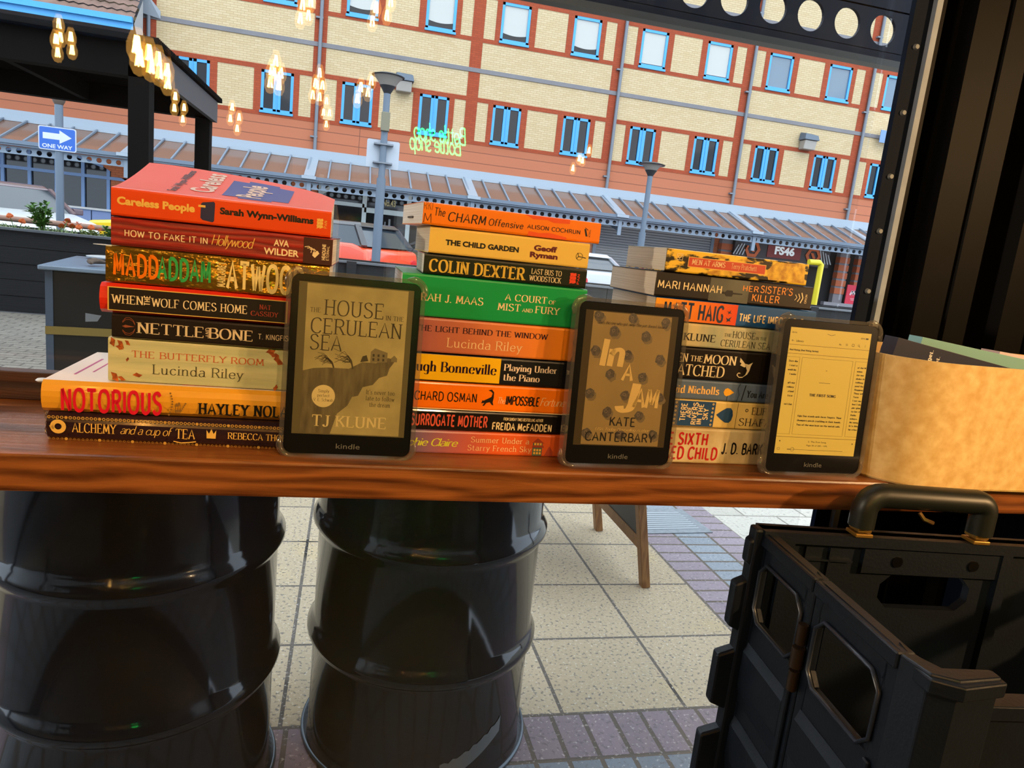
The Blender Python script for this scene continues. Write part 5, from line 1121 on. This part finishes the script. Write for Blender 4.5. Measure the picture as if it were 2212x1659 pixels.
# ================================================================== E-READERS
bez = mat('bezel_black', '#0d0d0f', .25, spec=.5, coat=.3)
def clear_mat():
    m = glass_mat('clear_case', (.86, .83, .76), 1.9, .12); n = m.node_tree
    df = n.nodes.new('ShaderNodeBsdfDiffuse'); df.inputs[0].default_value = (.7, .66, .6, 1); mx = n.nodes.new('ShaderNodeMixShader'); mx.inputs[0].default_value = .05
    o = n.nodes['Material Output']; src = o.inputs[0].links[0].from_socket
    n.links.new(src, mx.inputs[1]); n.links.new(df.outputs[0], mx.inputs[2]); n.links.new(mx.outputs[0], o.inputs[0]); return m
clear = clear_mat()
def rr3(w, h, r, y0, y1, zc, n=6):
    return rrect(w, h, r, n, 0, zc), (lambda a, b, hh: (a, hh, b)), y0, y1
def ereader(label, loc, rz, lean, W, H, sw, sh, sz, lit, litc, margin):
    """upright e-reader in a clear bumper case; local x right, y back, z up"""
    t = thing('e_reader', label, 'e-reader', loc, rz, 'upright e-readers on the counter'); t.rotation_euler = (-lean, 0, rz)
    bw, bh = W-.009, H-.008; zc = H/2
    P, fn, a, b = rr3(bw, bh, .008, .0022, .0095, zc)
    M().prism(P, a, b, fn).build('body', bez, t, smooth=50)
    P, fn, a, b = rr3(bw-.001, bh-.001, .0078, .0017, .00225, zc)
    M().prism(P, a, b, fn).build('bezel', bez, t)
    # clear case: rim, back and four bumper corners
    m = M(); n = 6
    Po = rrect(W, H, .0125, n, 0, zc); Pi = rrect(bw+.0006, bh+.0006, .0083, n, 0, zc); N = len(Po)
    for i in range(N):
        j = (i+1) % N
        for y, s in ((.0, 1), (.0112, -1)):
            q = [(Po[i][0], y, Po[i][1]), (Po[j][0], y, Po[j][1]), (Pi[j][0], y, Pi[j][1]), (Pi[i][0], y, Pi[i][1])]; m.face(q if s > 0 else q[::-1])
        m.face([(Po[i][0], 0, Po[i][1]), (Po[i][0], .0112, Po[i][1]), (Po[j][0], .0112, Po[j][1]), (Po[j][0], 0, Po[j][1])]); m.face([(Pi[i][0], 0, Pi[i][1]), (Pi[j][0], 0, Pi[j][1]), (Pi[j][0], .0112, Pi[j][1]), (Pi[i][0], .0112, Pi[i][1])])
    co = m.build('clear_case', clear, t, smooth=50)
    for sx_ in (-1, 1):
        for sz_ in (-1, 1):
            k = M(); cx, cz = sx_*(W/2-.0125), zc+sz_*(H/2-.0125); pts = []
            pts.append((sx_*(W/2-.0002), .0055, cz-sz_*.006))
            for i in range(9):
                a = R(90*i/8); pts.append((cx+sx_*.0125*cos(a), .0055, cz+sz_*.0125*sin(a)))
            pts.append((cx-sx_*.006, .0055, zc+sz_*(H/2-.0002)))
            k.tube(pts, [.001]+[.0031]*(len(pts)-2)+[.001], 8); k.build('corner_bumper', clear, co, smooth=60)
    m = M(); flat(m, [(-sw/2, sz), (sw/2, sz), (sw/2, sz+sh), (-sw/2, sz+sh)], (0, .00165, 0), SU, SV)
    so_ = m.build('screen', mat('screen_'+litc, litc, .32, spec=.4, emit=lit), t)
    m = M(); write(m, 'kindle', 'sans', (0, .00150, sz*.42), SU, SV, -.0115, .0115, 0, .0052); m.build('maker_lettering', mat('kindle_grey', '#66655f', .4), t)
    return t, so_
def scr(so_, name, fn, m_, d=.0015):
    m = M(); fn(m, lambda a, b: None); return m.build(name, m_, so_)
# --- left: greyscale cover
t, s1 = ereader('largest e-reader at the left showing a greyscale book cover with a cliff and bare trees', (.0073, .6895, PT), 0, R(4.2), .131, .1815, .1085, .1470, .0235, .012, '#5a5236', .006)
sw, sh, sz = .1085, .1470, .0235
cw = .0955; c0 = -cw/2+.001; D1 = (0, .00158, 0); D2 = (0, .00152, 0); D3 = (0, .00146, 0)
def C(u, v): return (c0+u*cw, sz+.001+v*(sh-.002))
m = M(); flat(m, [C(0,0), C(1,0), C(1,1), C(0,1)], D1, SU, SV); m.build('cover_image', mat('cover_sky', '#a89a62', .34, emit=.015, noise=.22, nscale=25, col2='#857a4c'), s1)
m = M()
flat(m, [C(*q) for q in ((0,.42),(.10,.44),(.24,.45),(.45,.45),(.58,.50),(.72,.50),(.84,.54),(.92,.53),(.86,.47),(.84,.42),(.76,.40),(.70,.35),(.60,.33),(.56,.27),(.50,.26),(.46,.20),(.36,.14),(.30,.0),(0,.0))], D2, SU, SV)
m.build('cliff_print', mat('print_cliff', '#4e4530', .36, noise=.4, nscale=60, col2='#6d6242', stretch=(3, 1, .6)), s1)
m = M()
rr = random.Random(4)
for tx, tz, hh in ((.30, .45, .075), (.49, .45, .11)):
    line(m, [C(tx, tz), C(tx-.02, tz+hh*.5), C(tx-.06, tz+hh*.8)], .0014, D3, SU, SV)
    for k in range(16):
        f = rr.uniform(.4, 1); a0 = (tx-.05*f, tz+hh*.8*f); ln_ = rr.uniform(.06, .16)
        line(m, [C(*a0), C(a0[0]-ln_*.5, a0[1]+rr.uniform(-.005, .04)), C(a0[0]-ln_, a0[1]+rr.uniform(-.02, .05))], .00035, D3, SU, SV)
flat(m, [C(.56,.50), C(.58,.54), C(.62,.55), C(.64,.51)], D3, SU, SV)
m.build('tree_print', mat('print_tree', '#3c3524', .4), s1)
m = M(); flat(m, [C(.66,.50), C(.66,.575), C(.70,.60), (C(.83,.575)), C(.83,.51)], D3, SU, SV); flat(m, [C(.87,.515), C(.87,.54), C(.90,.56), C(.93,.54), C(.93,.515)], D3, SU, SV); m.build('house_print', mat('print_house', '#6f6444', .4), s1)
m = M()
for i in range(3):
    for j in range(2): flat(m, [C(.68+.05*i, .515+.028*j), C(.70+.05*i, .515+.028*j), C(.70+.05*i, .533+.028*j), C(.68+.05*i, .533+.028*j)], (0, .0014, 0), SU, SV)
m.build('house_windows', mat('print_tree', ''), s1)
for nm_, rows_ in (('title_lettering', (('THE','light',.04,.14,.812,.842),('HOUSE','light',.18,.76,.80,.90),('IN THE','light',.79,.97,.795,.825),('CERULEAN','light',.055,.955,.675,.775),('SEA','light',.055,.36,.565,.665))),
                   ('tagline_lettering', (("It's never too",'light',.64,.93,.285,.315),('late to follow','light',.64,.93,.243,.273),('the dream','light',.68,.89,.20,.23)))):
    m = M()
    for s, st, u0, u1, v0, v1 in rows_: p, q = C(u0, v0), C(u1, v1); write(m, s, st, D3, SU, SV, p[0], q[0], p[1], q[1])
    m.build(nm_, mat('screen_ink', '#3a3222', .4), s1)
m = M(); p, q = C(.12, .05), C(.86, .125); write(m, 'TJ KLUNE', 'serif', D3, SU, SV, p[0], q[0], p[1], q[1]); m.build('author_lettering', mat('screen_pale', '#c4b173', .4, emit=.02), s1)
m = M(); ring(m, C(.215, .255), 0, .0110, D3, SU, SV, n=32); m.build('quote_roundel', mat('screen_pale', ''), s1)
m = M()
for s, u0, u1, v0 in (('Simply', .16, .27, .28), ('perfect', .155, .275, .25), ('V. E. Schwab', .12, .31, .22)):
    p, q = C(u0, v0), C(u1, v0+.02); write(m, s, 'light', (0, .0014, 0), SU, SV, p[0], q[0], p[1], q[1])
m.build('quote_lettering', mat('screen_ink', ''), s1)
# --- middle: berries
t, s2 = ereader('middle e-reader showing a tan cover scattered with dark raspberries', (.2935, .6915, PT), R(1.5), R(4.0), .130, .1805, .1060, .1440, .0240, .006, '#3f3522', .006)
sw, sh, sz = .1060, .1440, .0240; cw = .0900; c0 = -cw/2+.0005
m = M(); flat(m, [C(0,0), C(1,0), C(1,1), C(0,1)], D1, SU, SV); m.build('cover_image', mat('cover_tan', '#8a7447', .36, emit=.008, noise=.15, nscale=20), s2)
berry = mat('print_berry', '#2b2620', .5, noise=.5, nscale=400, col2='#55493a'); bsh = mat('print_berry_soft', '#665638', .5)
m = M(); ms = M(); rr = random.Random(2)
for u, v in ((.07,.985),(.50,.965),(.92,.955),(.28,.86),(.69,.84),(.07,.71),(.48,.69),(.90,.675),(.28,.54),(.70,.53),(.05,.39),(.50,.385),(.96,.38),(.29,.25),(.71,.235),(.06,.085),(.49,.085),(.92,.09)):
    c = C(min(max(u, .05), .95), min(max(v, .035), .965)); P = []
    for i in range(12):
        a = 2*pi*i/12; r = .0056*(1+rr.uniform(-.14, .14)); P.append((c[0]+r*cos(a)*.95, c[1]+r*sin(a)))
    flat(m, P, D3, SU, SV); flat(ms, [(x+.0022, z-.0026) for x, z in P], D2, SU, SV)
    ring(m, (c[0]-.001, c[1]+.001), .0012, .0018, (0, .0014, 0), SU, SV, 1, 10)
m.build('berry_print', [berry, mat('print_berry_hi', '#6a5c48', .5)], s2); ms.build('berry_halo_print', bsh, s2)
m = M()
for s, st, u0, u1, v0, v1 in (('In','brush',.14,.42,.60,.80),('A','brush',.44,.56,.50,.62),('J','brush',.42,.62,.27,.48),('AM','brush',.62,.93,.30,.44)):
    p, q = C(u0, v0), C(u1, v1); write(m, s, st, (0, .00135, 0), SU, SV, p[0], q[0], p[1], q[1])
m.build('title_lettering', mat('screen_cream', '#c2a460', .4, emit=.02), s2)
for nm_, rows_ in (('tagline_lettering', (("She's the one who got away. She just doesn't know it.",'script',.06,.95,.91,.932),)), ('author_lettering', (('KATE','med',.34,.67,.15,.215),('CANTERBARY','med',.05,.94,.03,.095)))):
    m = M()
    for s, st, u0, u1, v0, v1 in rows_: p, q = C(u0, v0), C(u1, v1); write(m, s, st, (0, .0013, 0), SU, SV, p[0], q[0], p[1], q[1])
    m.build(nm_, mat('screen_black', '#15120f', .4), s2)
m = M(); p, q = C(.16, .112), C(.86, .132); write(m, 'USA Today Bestselling Author', 'script', (0, .0013, 0), SU, SV, p[0], q[0], p[1], q[1]); m.build('small_lettering', mat('screen_cream', ''), s2)
# --- right: a page of text
t, s3 = ereader('right e-reader with a bright warm yellow page of text and menu lines', (.5325, .6870, PT), R(0), R(4.0), .133, .1820, .1050, .1440, .0250, .07, '#c8b45a', .0)
sw, sh, sz = .1050, .1440, .0250; cw = sw; c0 = -cw/2
inkd = mat('screen_black', '')
m = M()
D3 = (0, .00155, 0)
for z in (.870, .800, .130): flat(m, [C(.0,z), C(1,z), C(1,z+.003), C(0,z+.003)], D3, SU, SV)
m.build('rule_lines', mat('screen_rule', '#6b5420', .4), s3)
m = M()
for x0, x1, z0, z1 in ((.185,.815,.155,.775),(-.0,.155,.155,.775),(.85,1.0,.155,.775)):
    pts = [C(x0,z0), C(x1,z0), C(x1,z1), C(x0,z1), C(x0,z0)]
    if x0 <= 0: pts = [C(0,z1), C(x1,z1), C(x1,z0), C(0,z0)]
    if x1 >= 1: pts = [C(1,z1), C(x0,z1), C(x0,z0), C(1,z0)]
    line(m, pts, .00025, D3, SU, SV)
m.build('page_outlines', mat('screen_rule', ''), s3)
m = M()
def tx(s, st, u0, u1, v, h=.013):
    p, q = C(u0, v), C(u1, v+h); write(m, s, st, D3, SU, SV, p[0], q[0], p[1], q[1])
tx('18:56', 'sans', .02, .08, .962, .011); tx('87%', 'sans', .875, .925, .957, .011); tx('Library', 'sans', .085, .175, .895, .016); tx('Aa', 'sans', .61, .64, .895, .014)
tx('Red Rising (Red Rising Series)', 'bold', .02, .37, .825, .013)
p = C(.935,.957); m.add([(p[0],.00155,p[1]),(p[0]+.0035,.00155,p[1]),(p[0]+.0035,.00155,p[1]+.0016),(p[0],.00155,p[1]+.0016)], [(0,1,2,3)])
line(m, [C(.45,.975), C(.5,.965), C(.55,.975)], .0004, D3, SU, SV); line(m, [C(.055,.903), C(.03,.903), C(.04,.911)], .0003, D3, SU, SV); line(m, [C(.03,.903), C(.04,.896)], .0003, D3, SU, SV)
for i in range(3): line(m, [C(.695,.897+.006*i), C(.72,.897+.006*i)], .0003, D3, SU, SV); ring(m, C(.94,.896+.007*i), 0, .0003, D3, SU, SV)
line(m, [C(.775,.894), C(.80,.894), C(.80,.912), C(.775,.912), C(.775,.894)], .0004, D3, SU, SV); ring(m, C(.858,.905), .0008, .0011, D3, SU, SV); line(m, [C(.865,.899), C(.875,.892)], .0004, D3, SU, SV)
tx('5', 'page', .49, .515, .675, .020); flat(m, [C(.43,.580), C(.57,.580), C(.57,.583), C(.43,.583)], D3, SU, SV); tx('THE FIRST SONG', 'page', .335, .66, .470, .019)
tx('Ugly Dan stands with three Tinpots. Their', 'page', .225, .775, .300, .013); tx('thumpers perch crackling in their hands.', 'page', .225, .775, .264, .013); tx('Two of the men lean on the metal rails.', 'page', .225, .775, .228, .013)
for k, (s, u0) in enumerate((('Does she', .03), ('I start a', .045), ('would die.', .03), ('I make', .06), ('', 0), ('gift may', .05), ('robbery.', .045), ('a hand', .065), ('It is ac-', .07), ('', 0), ("isn't that", .04))):
    if s: tx(s, 'page', max(u0, .005), .135, .735-.0345*k, .013)
for k, s in enumerate(('of the W', 'women', 'the wor', 'shake th', 'telling', 'pond the', 'flogging', 'They will', 'Turns', 'I set my', 'but I do', 'ple glim', 'to let th', 'Hello', 'others.', 'He swing', "It's like", 'by a hor')):
    tx(s, 'page', .885, .885+.0135*len(s), .720-.030*k, .012)
tx('5. The First Song', 'sans', .40, .625, .092, .013); tx('Page 36 of 385 - 10%', 'sans', .385, .645, .062, .012)
flat(m, [C(.055,.088), C(.055,.104), C(.04,.096)], D3, SU, SV); flat(m, [C(.955,.088), C(.955,.104), C(.97,.096)], D3, SU, SV); line(m, [C(.15,.03), C(.85,.03)], .0003, D3, SU, SV); line(m, [C(.15,.03), C(.195,.03)], .0007, D3, SU, SV); ring(m, C(.215,.03), .0021, .0024, D3, SU, SV)
line(m, [C(.03,.025), C(.06,.025), C(.06,.04), C(.03,.04), C(.03,.025)], .0003, D3, SU, SV)
m.build('page_lettering', inkd, s3)

# ================================================================== MOTTLED BOX OF BOOKS
parch = mat('mottled_parchment', '#f5d692', .55, noise=.4, nscale=75, col2='#deb266')
t = thing('storage_box', 'mottled yellow parchment box with a rounded corner holding books, at the counter\'s right end', 'box', (0, 0, PT))
def rbox(x0, x1, y0, y1, r, n=10):
    P = []
    for cx, cy, a0 in ((x1-r, y1-r, 0), (x0+r, y1-r, 90), (x0+r, y0+r, 180), (x1-r, y0+r, 270)):
        for i in range(n+1):
            a = R(a0+90*i/n); P.append((cx+r*cos(a), cy+r*sin(a)))
    return P
Po = rbox(.604, 1.02, .652, .858, .072); Pi = rbox(.607, 1.017, .655, .855, .069); H_ = .147
m = M(); N = len(Po)
for i in range(N):
    j = (i+1) % N
    m.face([(*Po[i], .002), (*Po[j], .002), (*Po[j], H_), (*Po[i], H_)]); m.face([(*Pi[j], .005), (*Pi[i], .005), (*Pi[i], H_), (*Pi[j], H_)]); m.face([(*Po[i], H_), (*Po[j], H_), (*Pi[j], H_), (*Pi[i], H_)], 1)
m.build('wall', [parch, mat('box_edge', '#e8c98a', .6)], t, smooth=50)
M().prism(rbox(.606, 1.018, .654, .856, .070), 0.0, .005, lambda a, b, h: (a, b, h)).build('base', parch, t, smooth=50)
def upright(nm, label, loc, rot, L, T, Hh, col, round_=0.008):
    o = thing('book', label, 'book', loc, 0, 'books standing in the parchment box'); o.rotation_euler = rot
    M().box(0, L, 0, .0012, 0, Hh).box(0, L, T-.0012, T, 0, Hh).box(0, .0015, 0, T, 0, Hh).build('cover', mat('cover_'+nm, col, .35), o, bevel=.0004)
    M().box(.002, L-.003, .0014, T-.0014, .002, Hh-.002).build('page_block', paper_w, o)
    return o
o = upright('midnight', 'dark navy book with small white lettering, standing foremost in the parchment box', (.612, .706, PT+.068), (0, R(8.5), 0), .235, .022, .100, '#20243c')
m = M()
for s, u, z in (('ashes.', .042, .040), ('ever', .052, .050), ('again.', .062, .038), ('to forget.', .078, .050), ('come out.', .090, .048), ('and then', .135, .050), ('you', .158, .056)):
    write(m, s, 'page', (0, -.0004, 0), SU, SV, u-.03, u-.025, z+.012, z+.012+.0034*len(s), 0, 1)
m.build('lettering', whiteink, o)
m = M(); flat(m, [(.16,.05),(.235,.05),(.235,.099),(.165,.09)], (0, -.0003, 0), SU, SV); m.build('dusk_print', grad_mat('dusk_print_m', '#20243c', '#c9a583', .15, .24), o)
m = M(); flat(m, [(.19,.068),(.225,.070),(.225,.085),(.192,.084)], (0, -.0005, 0), SU, SV); ring(m, (.19, .077), 0, .008, (0, -.0005, 0), SU, SV); m.build('figure_print', mat('figure_dark', '#262b3a', .5), o)
upright('teal', 'pale teal book standing behind the navy one in the parchment box', (.683, .742, PT+.068), (0, R(6), 0), .235, .022, .100, '#7fb0ac')
upright('pinkwhite', 'pinkish white book standing farthest back in the parchment box', (.86, .79, PT+.058), (0, R(4), 0), .14, .03, .096, '#dcc8cc')

# ================================================================== FOLDING CRATE WITH CARRY HANDLE
cr = mat('crate_black', '#0a1420', .45, spec=.45, noise=.2, nscale=60, bump=.05, bscale=300)
t = thing('folding_crate', 'black folding crate with cut-out grips and a carry handle at the lower right', 'crate', (.4515, .648, .70), R(-6.3))
Hc = .340; Dp = .262; Wd = .42; th = .010     # local: x right, y towards the window (rear at 0), open front at -Dp
def frame_panel(m, x0, x1, z0, z1, hole, axis, pos, thk):
    """flat panel with a rounded opening; axis 'x' panel lies in xz at y=pos, axis 'y' in yz at x=pos"""
    hx0, hx1, hz0, hz1 = hole
    rects = [(x0, hx0, z0, z1), (hx1, x1, z0, z1), (hx0, hx1, z0, hz0), (hx0, hx1, hz1, z1)]
    c = .012
    tris = [[(hx0, hz0), (hx0+c, hz0), (hx0, hz0+c)], [(hx1, hz0), (hx1, hz0+c), (hx1-c, hz0)], [(hx1, hz1), (hx1-c, hz1), (hx1, hz1-c)], [(hx0, hz1), (hx0, hz1-c), (hx0+c, hz1)]]
    fn = (lambda a, b, h: (a, pos+h, b)) if axis == 'x' else (lambda a, b, h: (pos+h, a, b))
    for a0, a1, b0, b1 in rects: m.prism([(a0, b0), (a1, b0), (a1, b1), (a0, b1)], 0, thk, fn)
    for q in tris: m.prism(q, 0, thk, fn)
M().box(0, Wd, -Dp, 0, 0, .012).build('base', cr, t, bevel=.002)
# rear wall
m = M(); frame_panel(m, 0, Wd, .012, Hc, (.145, .255, Hc-.085, Hc-.045), 'x', -th, th)
m.box(-.004, Wd+.004, -.018, .006, Hc-.012, Hc)
for x in (.02, .28, .40): m.box(x, x+.012, -.018, 0, .02, Hc-.012)
m.box(.115, .285, -.016, -.009, Hc-.042, Hc-.014)
for i in range(3): m.box(.02+.028*i, .022+.028*i, -.014, -.009, Hc-.05, Hc-.016)
m.box(.015, .105, -.014, -.009, Hc-.032, Hc-.030)
m.build('rear_wall', cr, t)
for x in (.155, .247):
    M().cyl((x, -.0175, Hc-.027), (x, -.0155, Hc-.027), .0062, n=16).build('screw', mat('screw_dark', '#050505', .3), t)
# left wall in two folding halves, each with a grip opening
def side_half(y0, y1, name):
    m = M(); z1 = Hc-.004
    hole = (y0+.013, y1-.012, z1-.096, z1-.030)
    frame_panel(m, y0, y1, .012, z1, hole, 'y', 0, .007)
    m.prism([(y0, z1-.014), (y1, z1-.014), (y1, z1), (y0, z1)], -.004, .012, lambda a, b, h: (h, a, b))
    for zz in (z1-.125, z1-.215): m.prism([(0, zz), (-.0045, zz-.012), (-.0045, zz-.05), (0, zz-.075)], y0+.012, y1-.010, lambda a, b, h: (a, h, b))
    m.prism([(y0+.006, z1-.10), (y0+.014, z1-.10), (y0+.014, .05), (y0+.006, .05)], -.004, 0, lambda a, b, h: (h, a, b))
    o = m.build(name, cr, t, bevel=.0012, seg=1)
    rm_ = M(); hh = hole; pts = [(-.002, a, b) for a, b in ((hh[0]+.012,hh[2]),(hh[1]-.012,hh[2]),(hh[1],hh[2]+.012),(hh[1],hh[3]-.012),(hh[1]-.012,hh[3]),(hh[0]+.012,hh[3]),(hh[0],hh[3]-.012),(hh[0],hh[2]+.012))]
    rm_.tube(pts, .0022, 6, closed=True).build('grip_rim', mat('crate_rim', '#2c3440', .3), o, smooth=60)
    return o
side_half(-.118, -.006, 'side_panel'); side_half(-Dp+.022, -.120, 'side_panel')
for i, z in enumerate((Hc-.060, Hc-.084, Hc-.108)):
    M().cyl((-.006, -.119, z-.010), (-.006, -.119, z+.010), .0048+.0014*(i % 2), n=12).build('hinge', mat('hinge_brown', '#3a2d20', .35, .4), t, smooth=50)
# corner posts and the stepped outer edge at the back left
m = M(); m.box(-.012, .006, -.014, .004, 0, Hc); 
for z0, z1, w in ((.30, .325, .016), (.225, .275, .024), (.13, .19, .030), (.03, .09, .034)): m.hexa([(-w,-.012,z0),(0,-.012,z0-.012),(0,.003,z0-.012),(-w,.003,z0),(-w,-.012,z1),(0,-.012,z1+.012),(0,.003,z1+.012),(-w,.003,z1)])
m.build('corner_post', cr, t, bevel=.003)
m = M(); m.prism([(-.002, -Dp+.022), (.004, -Dp-.004), (.022, -Dp-.012), (.06, -Dp-.006), (.06, -Dp+.004), (.02, -Dp+.004), (.010, -Dp+.022)], 0, Hc-.004, lambda a, b, h: (a, b, h)); m.prism([(.0, -Dp+.026), (.002, -Dp-.008), (.022, -Dp-.018), (.062, -Dp-.010), (.062, -Dp+.008), (.018, -Dp+.008), (.014, -Dp+.026)], Hc-.018, Hc-.006, lambda a, b, h: (a, b, h))
m.build('front_corner_post', cr, t, bevel=.0015)
m = M(); frame_panel(m, .05, Wd-.05, .012, Hc-.03, (.13, .29, Hc-.12, Hc-.065), 'x', -Dp, .008); m.box(.05, Wd-.05, -Dp-.006, -Dp+.012, Hc-.04, Hc-.028); m.build('front_wall', cr, t, bevel=.001)
m = M(); frame_panel(m, -Dp+.01, -.006, .012, Hc-.004, (-Dp+.06, -.06, Hc-.09, Hc-.035), 'y', Wd-.008, .008); m.build('right_wall', cr, t)
# carry handle on the rear rim
hg = mat('handle_green', '#171c18', .42, spec=.5); hm_ = M()
hp = []
x0, x1, zt_, zb_ = .108, .250, Hc+.046, Hc+.010
for i in range(7): a = R(180-90*i/6); hp.append((x0+.018+.018*cos(a), -.010, zt_-.018+.018*sin(a)))
for i in range(7): a = R(90-90*i/6); hp.append((x1-.012+.012*cos(a), -.010, zt_-.012+.012*sin(a)))
hp = [(x0, -.010, zb_)]+hp+[(x1, -.010, zb_)]
ho = hm_.tube(hp, .0135, 14).build('carry_handle', hg, t, smooth=60)
M().tube([(.172, -.012, zt_-.016), (.176, -.016, zt_-.022), (.186, -.018, zt_-.025)], .0022, 6).build('release_tongue', mat('tongue_brass', '#7a5a34', .3, .6), ho, smooth=50)
brass = mat('latch_brass', '#a8823c', .3, .6)
for x in (x0, x1-.002):
    M().box(x-.010, x+.010, -.020, .000, Hc, Hc+.004).box(x-.008, x+.008, -.019, -.001, Hc+.0055, Hc+.012).build('latch', brass, t, bevel=.0008)
t = thing('bar_stool', 'dark stool standing under the black crate, below the picture', 'stool', (.665, .50, FL))
M().cyl((0, 0, .565), (0, 0, .598), .12, n=40).build('seat', plankm, t, smooth=40, bevel=.004)
for a in (45, 135, 225, 315): M().cyl((.10*cos(R(a)), .10*sin(R(a)), 0), (.09*cos(R(a)), .09*sin(R(a)), .566), .012, n=12).build('leg', fm_, t, smooth=40)
M().tube([(.098*cos(2*pi*i/32), .098*sin(2*pi*i/32), .25) for i in range(32)], .007, 8, closed=True).build('foot_ring', fm_, t, smooth=60)

# ================================================================== behind the viewer: filament bulbs and the neon sign seen mirrored in the pane
amber = mat('filament_glow', '#ff9a2e', .5, emit=170, ecol='#ffc878'); bulbglass = glass_mat('amber_bulb_glass', (1, .86, .55), 1.35)
nb_ = bulbglass.node_tree; em_ = nb_.nodes.new('ShaderNodeEmission'); em_.inputs[0].default_value = (1, .52, .12, 1); em_.inputs[1].default_value = 2.2; as_ = nb_.nodes.new('ShaderNodeAddShader')
ob_ = nb_.nodes['Material Output']; sr_ = ob_.inputs[0].links[0].from_socket; nb_.links.new(sr_, as_.inputs[0]); nb_.links.new(em_.outputs[0], as_.inputs[1]); nb_.links.new(as_.outputs[0], ob_.inputs[0]); brassd = mat('bulb_cap', '#6b4a1e', .4, .7); cordm = mat('cord_black', '#111111', .6)
bulbs = []
def bulb(loc, s, label, group):
    t = thing('pendant_bulb', label, 'bulb', loc, 0, group)
    M().lathe([(.013, .055), (.018, .04), (.031, .0), (.030, -.03), (.018, -.055), (0, -.062)], 20).build('glass', bulbglass, t, smooth=50)
    fm2 = M()
    for i in range(6):
        a = 2*pi*i/6; fm2.tube([(.006*cos(a), .006*sin(a), .026), (.013*cos(a), .013*sin(a), -.028)], .0028, 5)
    fm2.build('filament', amber, t)
    M().cyl((0, 0, .05), (0, 0, .085), .0145, n=14).build('cap', brassd, t); M().cyl((0, 0, .085), (0, 0, (3.05-loc[2])/s), .003, n=6).build('cord', cordm, t)
    t.scale = (s, s, s); return t
for p in ((-0.806, -1.19, 1.89), (-0.85, -1.52, 1.931), (-0.896, -1.85, 1.972), (-0.936, -2.18, 1.988)):
    bulb(p, 1.1, 'amber filament bulb hanging near behind the viewer, mirrored in the dark pergola area', 'near filament bulbs mirrored at the upper left')
for p in ((-1.765, -3.19, 2.327), (-1.781, -3.19, 2.24), (-1.77, -3.39, 2.304), (-0.456, -2.39, 2.151), (-0.473, -2.39, 2.102), (-0.438, -2.49, 2.114), (-0.349, -2.59, 2.504), (-0.32, -2.79, 2.582), (0.046, -2.59, 2.555), (0.131, -2.79, 2.659), (-0.284, -3.39, 2.321), (-0.307, -3.39, 2.253), (-0.267, -3.49, 2.264), (-0.292, -4.79, 2.378), (-0.271, -4.99, 2.314), (-0.011, -2.99, 2.197), (0.052, -3.09, 2.264), (-1.348, -4.19, 2.156), (-1.415, -4.79, 2.164), (-1.013, -4.59, 2.193), (-0.958, -4.59, 2.122), (2.023, -4.59, 2.254), (1.94, -4.59, 2.175), (4.48, -5.59, 2.326), (4.631, -5.59, 2.365)):
    bulb(p, 1.0, 'amber filament bulb hanging far behind the viewer, mirrored small in the window', 'far filament bulbs mirrored across the window')
t = thing('neon_sign', 'green neon script sign behind the viewer, mirrored backwards below the facade windows', 'neon sign', (0, 0, 0))
pA = Vector((0.933, -4.79, 2.204)); pB = Vector((0.47, -4.79, 2.205)); 
wN = abs(pB.x-pA.x); m = M()
neon = mat('neon_green', '#08ff4a', .5, emit=60, ecol='#10ff60')
V, F, wd, hh = stroke_text('Bottle shop', thick=11, thin=11, serif=False, slant=.2, gap=0)
hN = wN*.30
m.add([(pA.x-wN*a/wd, pA.y, pA.z-.03+hN*b/hh) for a, b in V], F)
m.build('tube_lettering', neon, t)
M().box(pA.x-wN-.06, pA.x+.06, pA.y-.04, pA.y-.02, pA.z-.12, pA.z+hN+.08).build('backing_board', dark_room, t)
for xx in (pA.x, pA.x-wN): M().cyl((xx, pA.y-.03, pA.z+hN+.08), (xx, pA.y-.03, 3.05), .004, n=6).build('hanger', cordm, t)
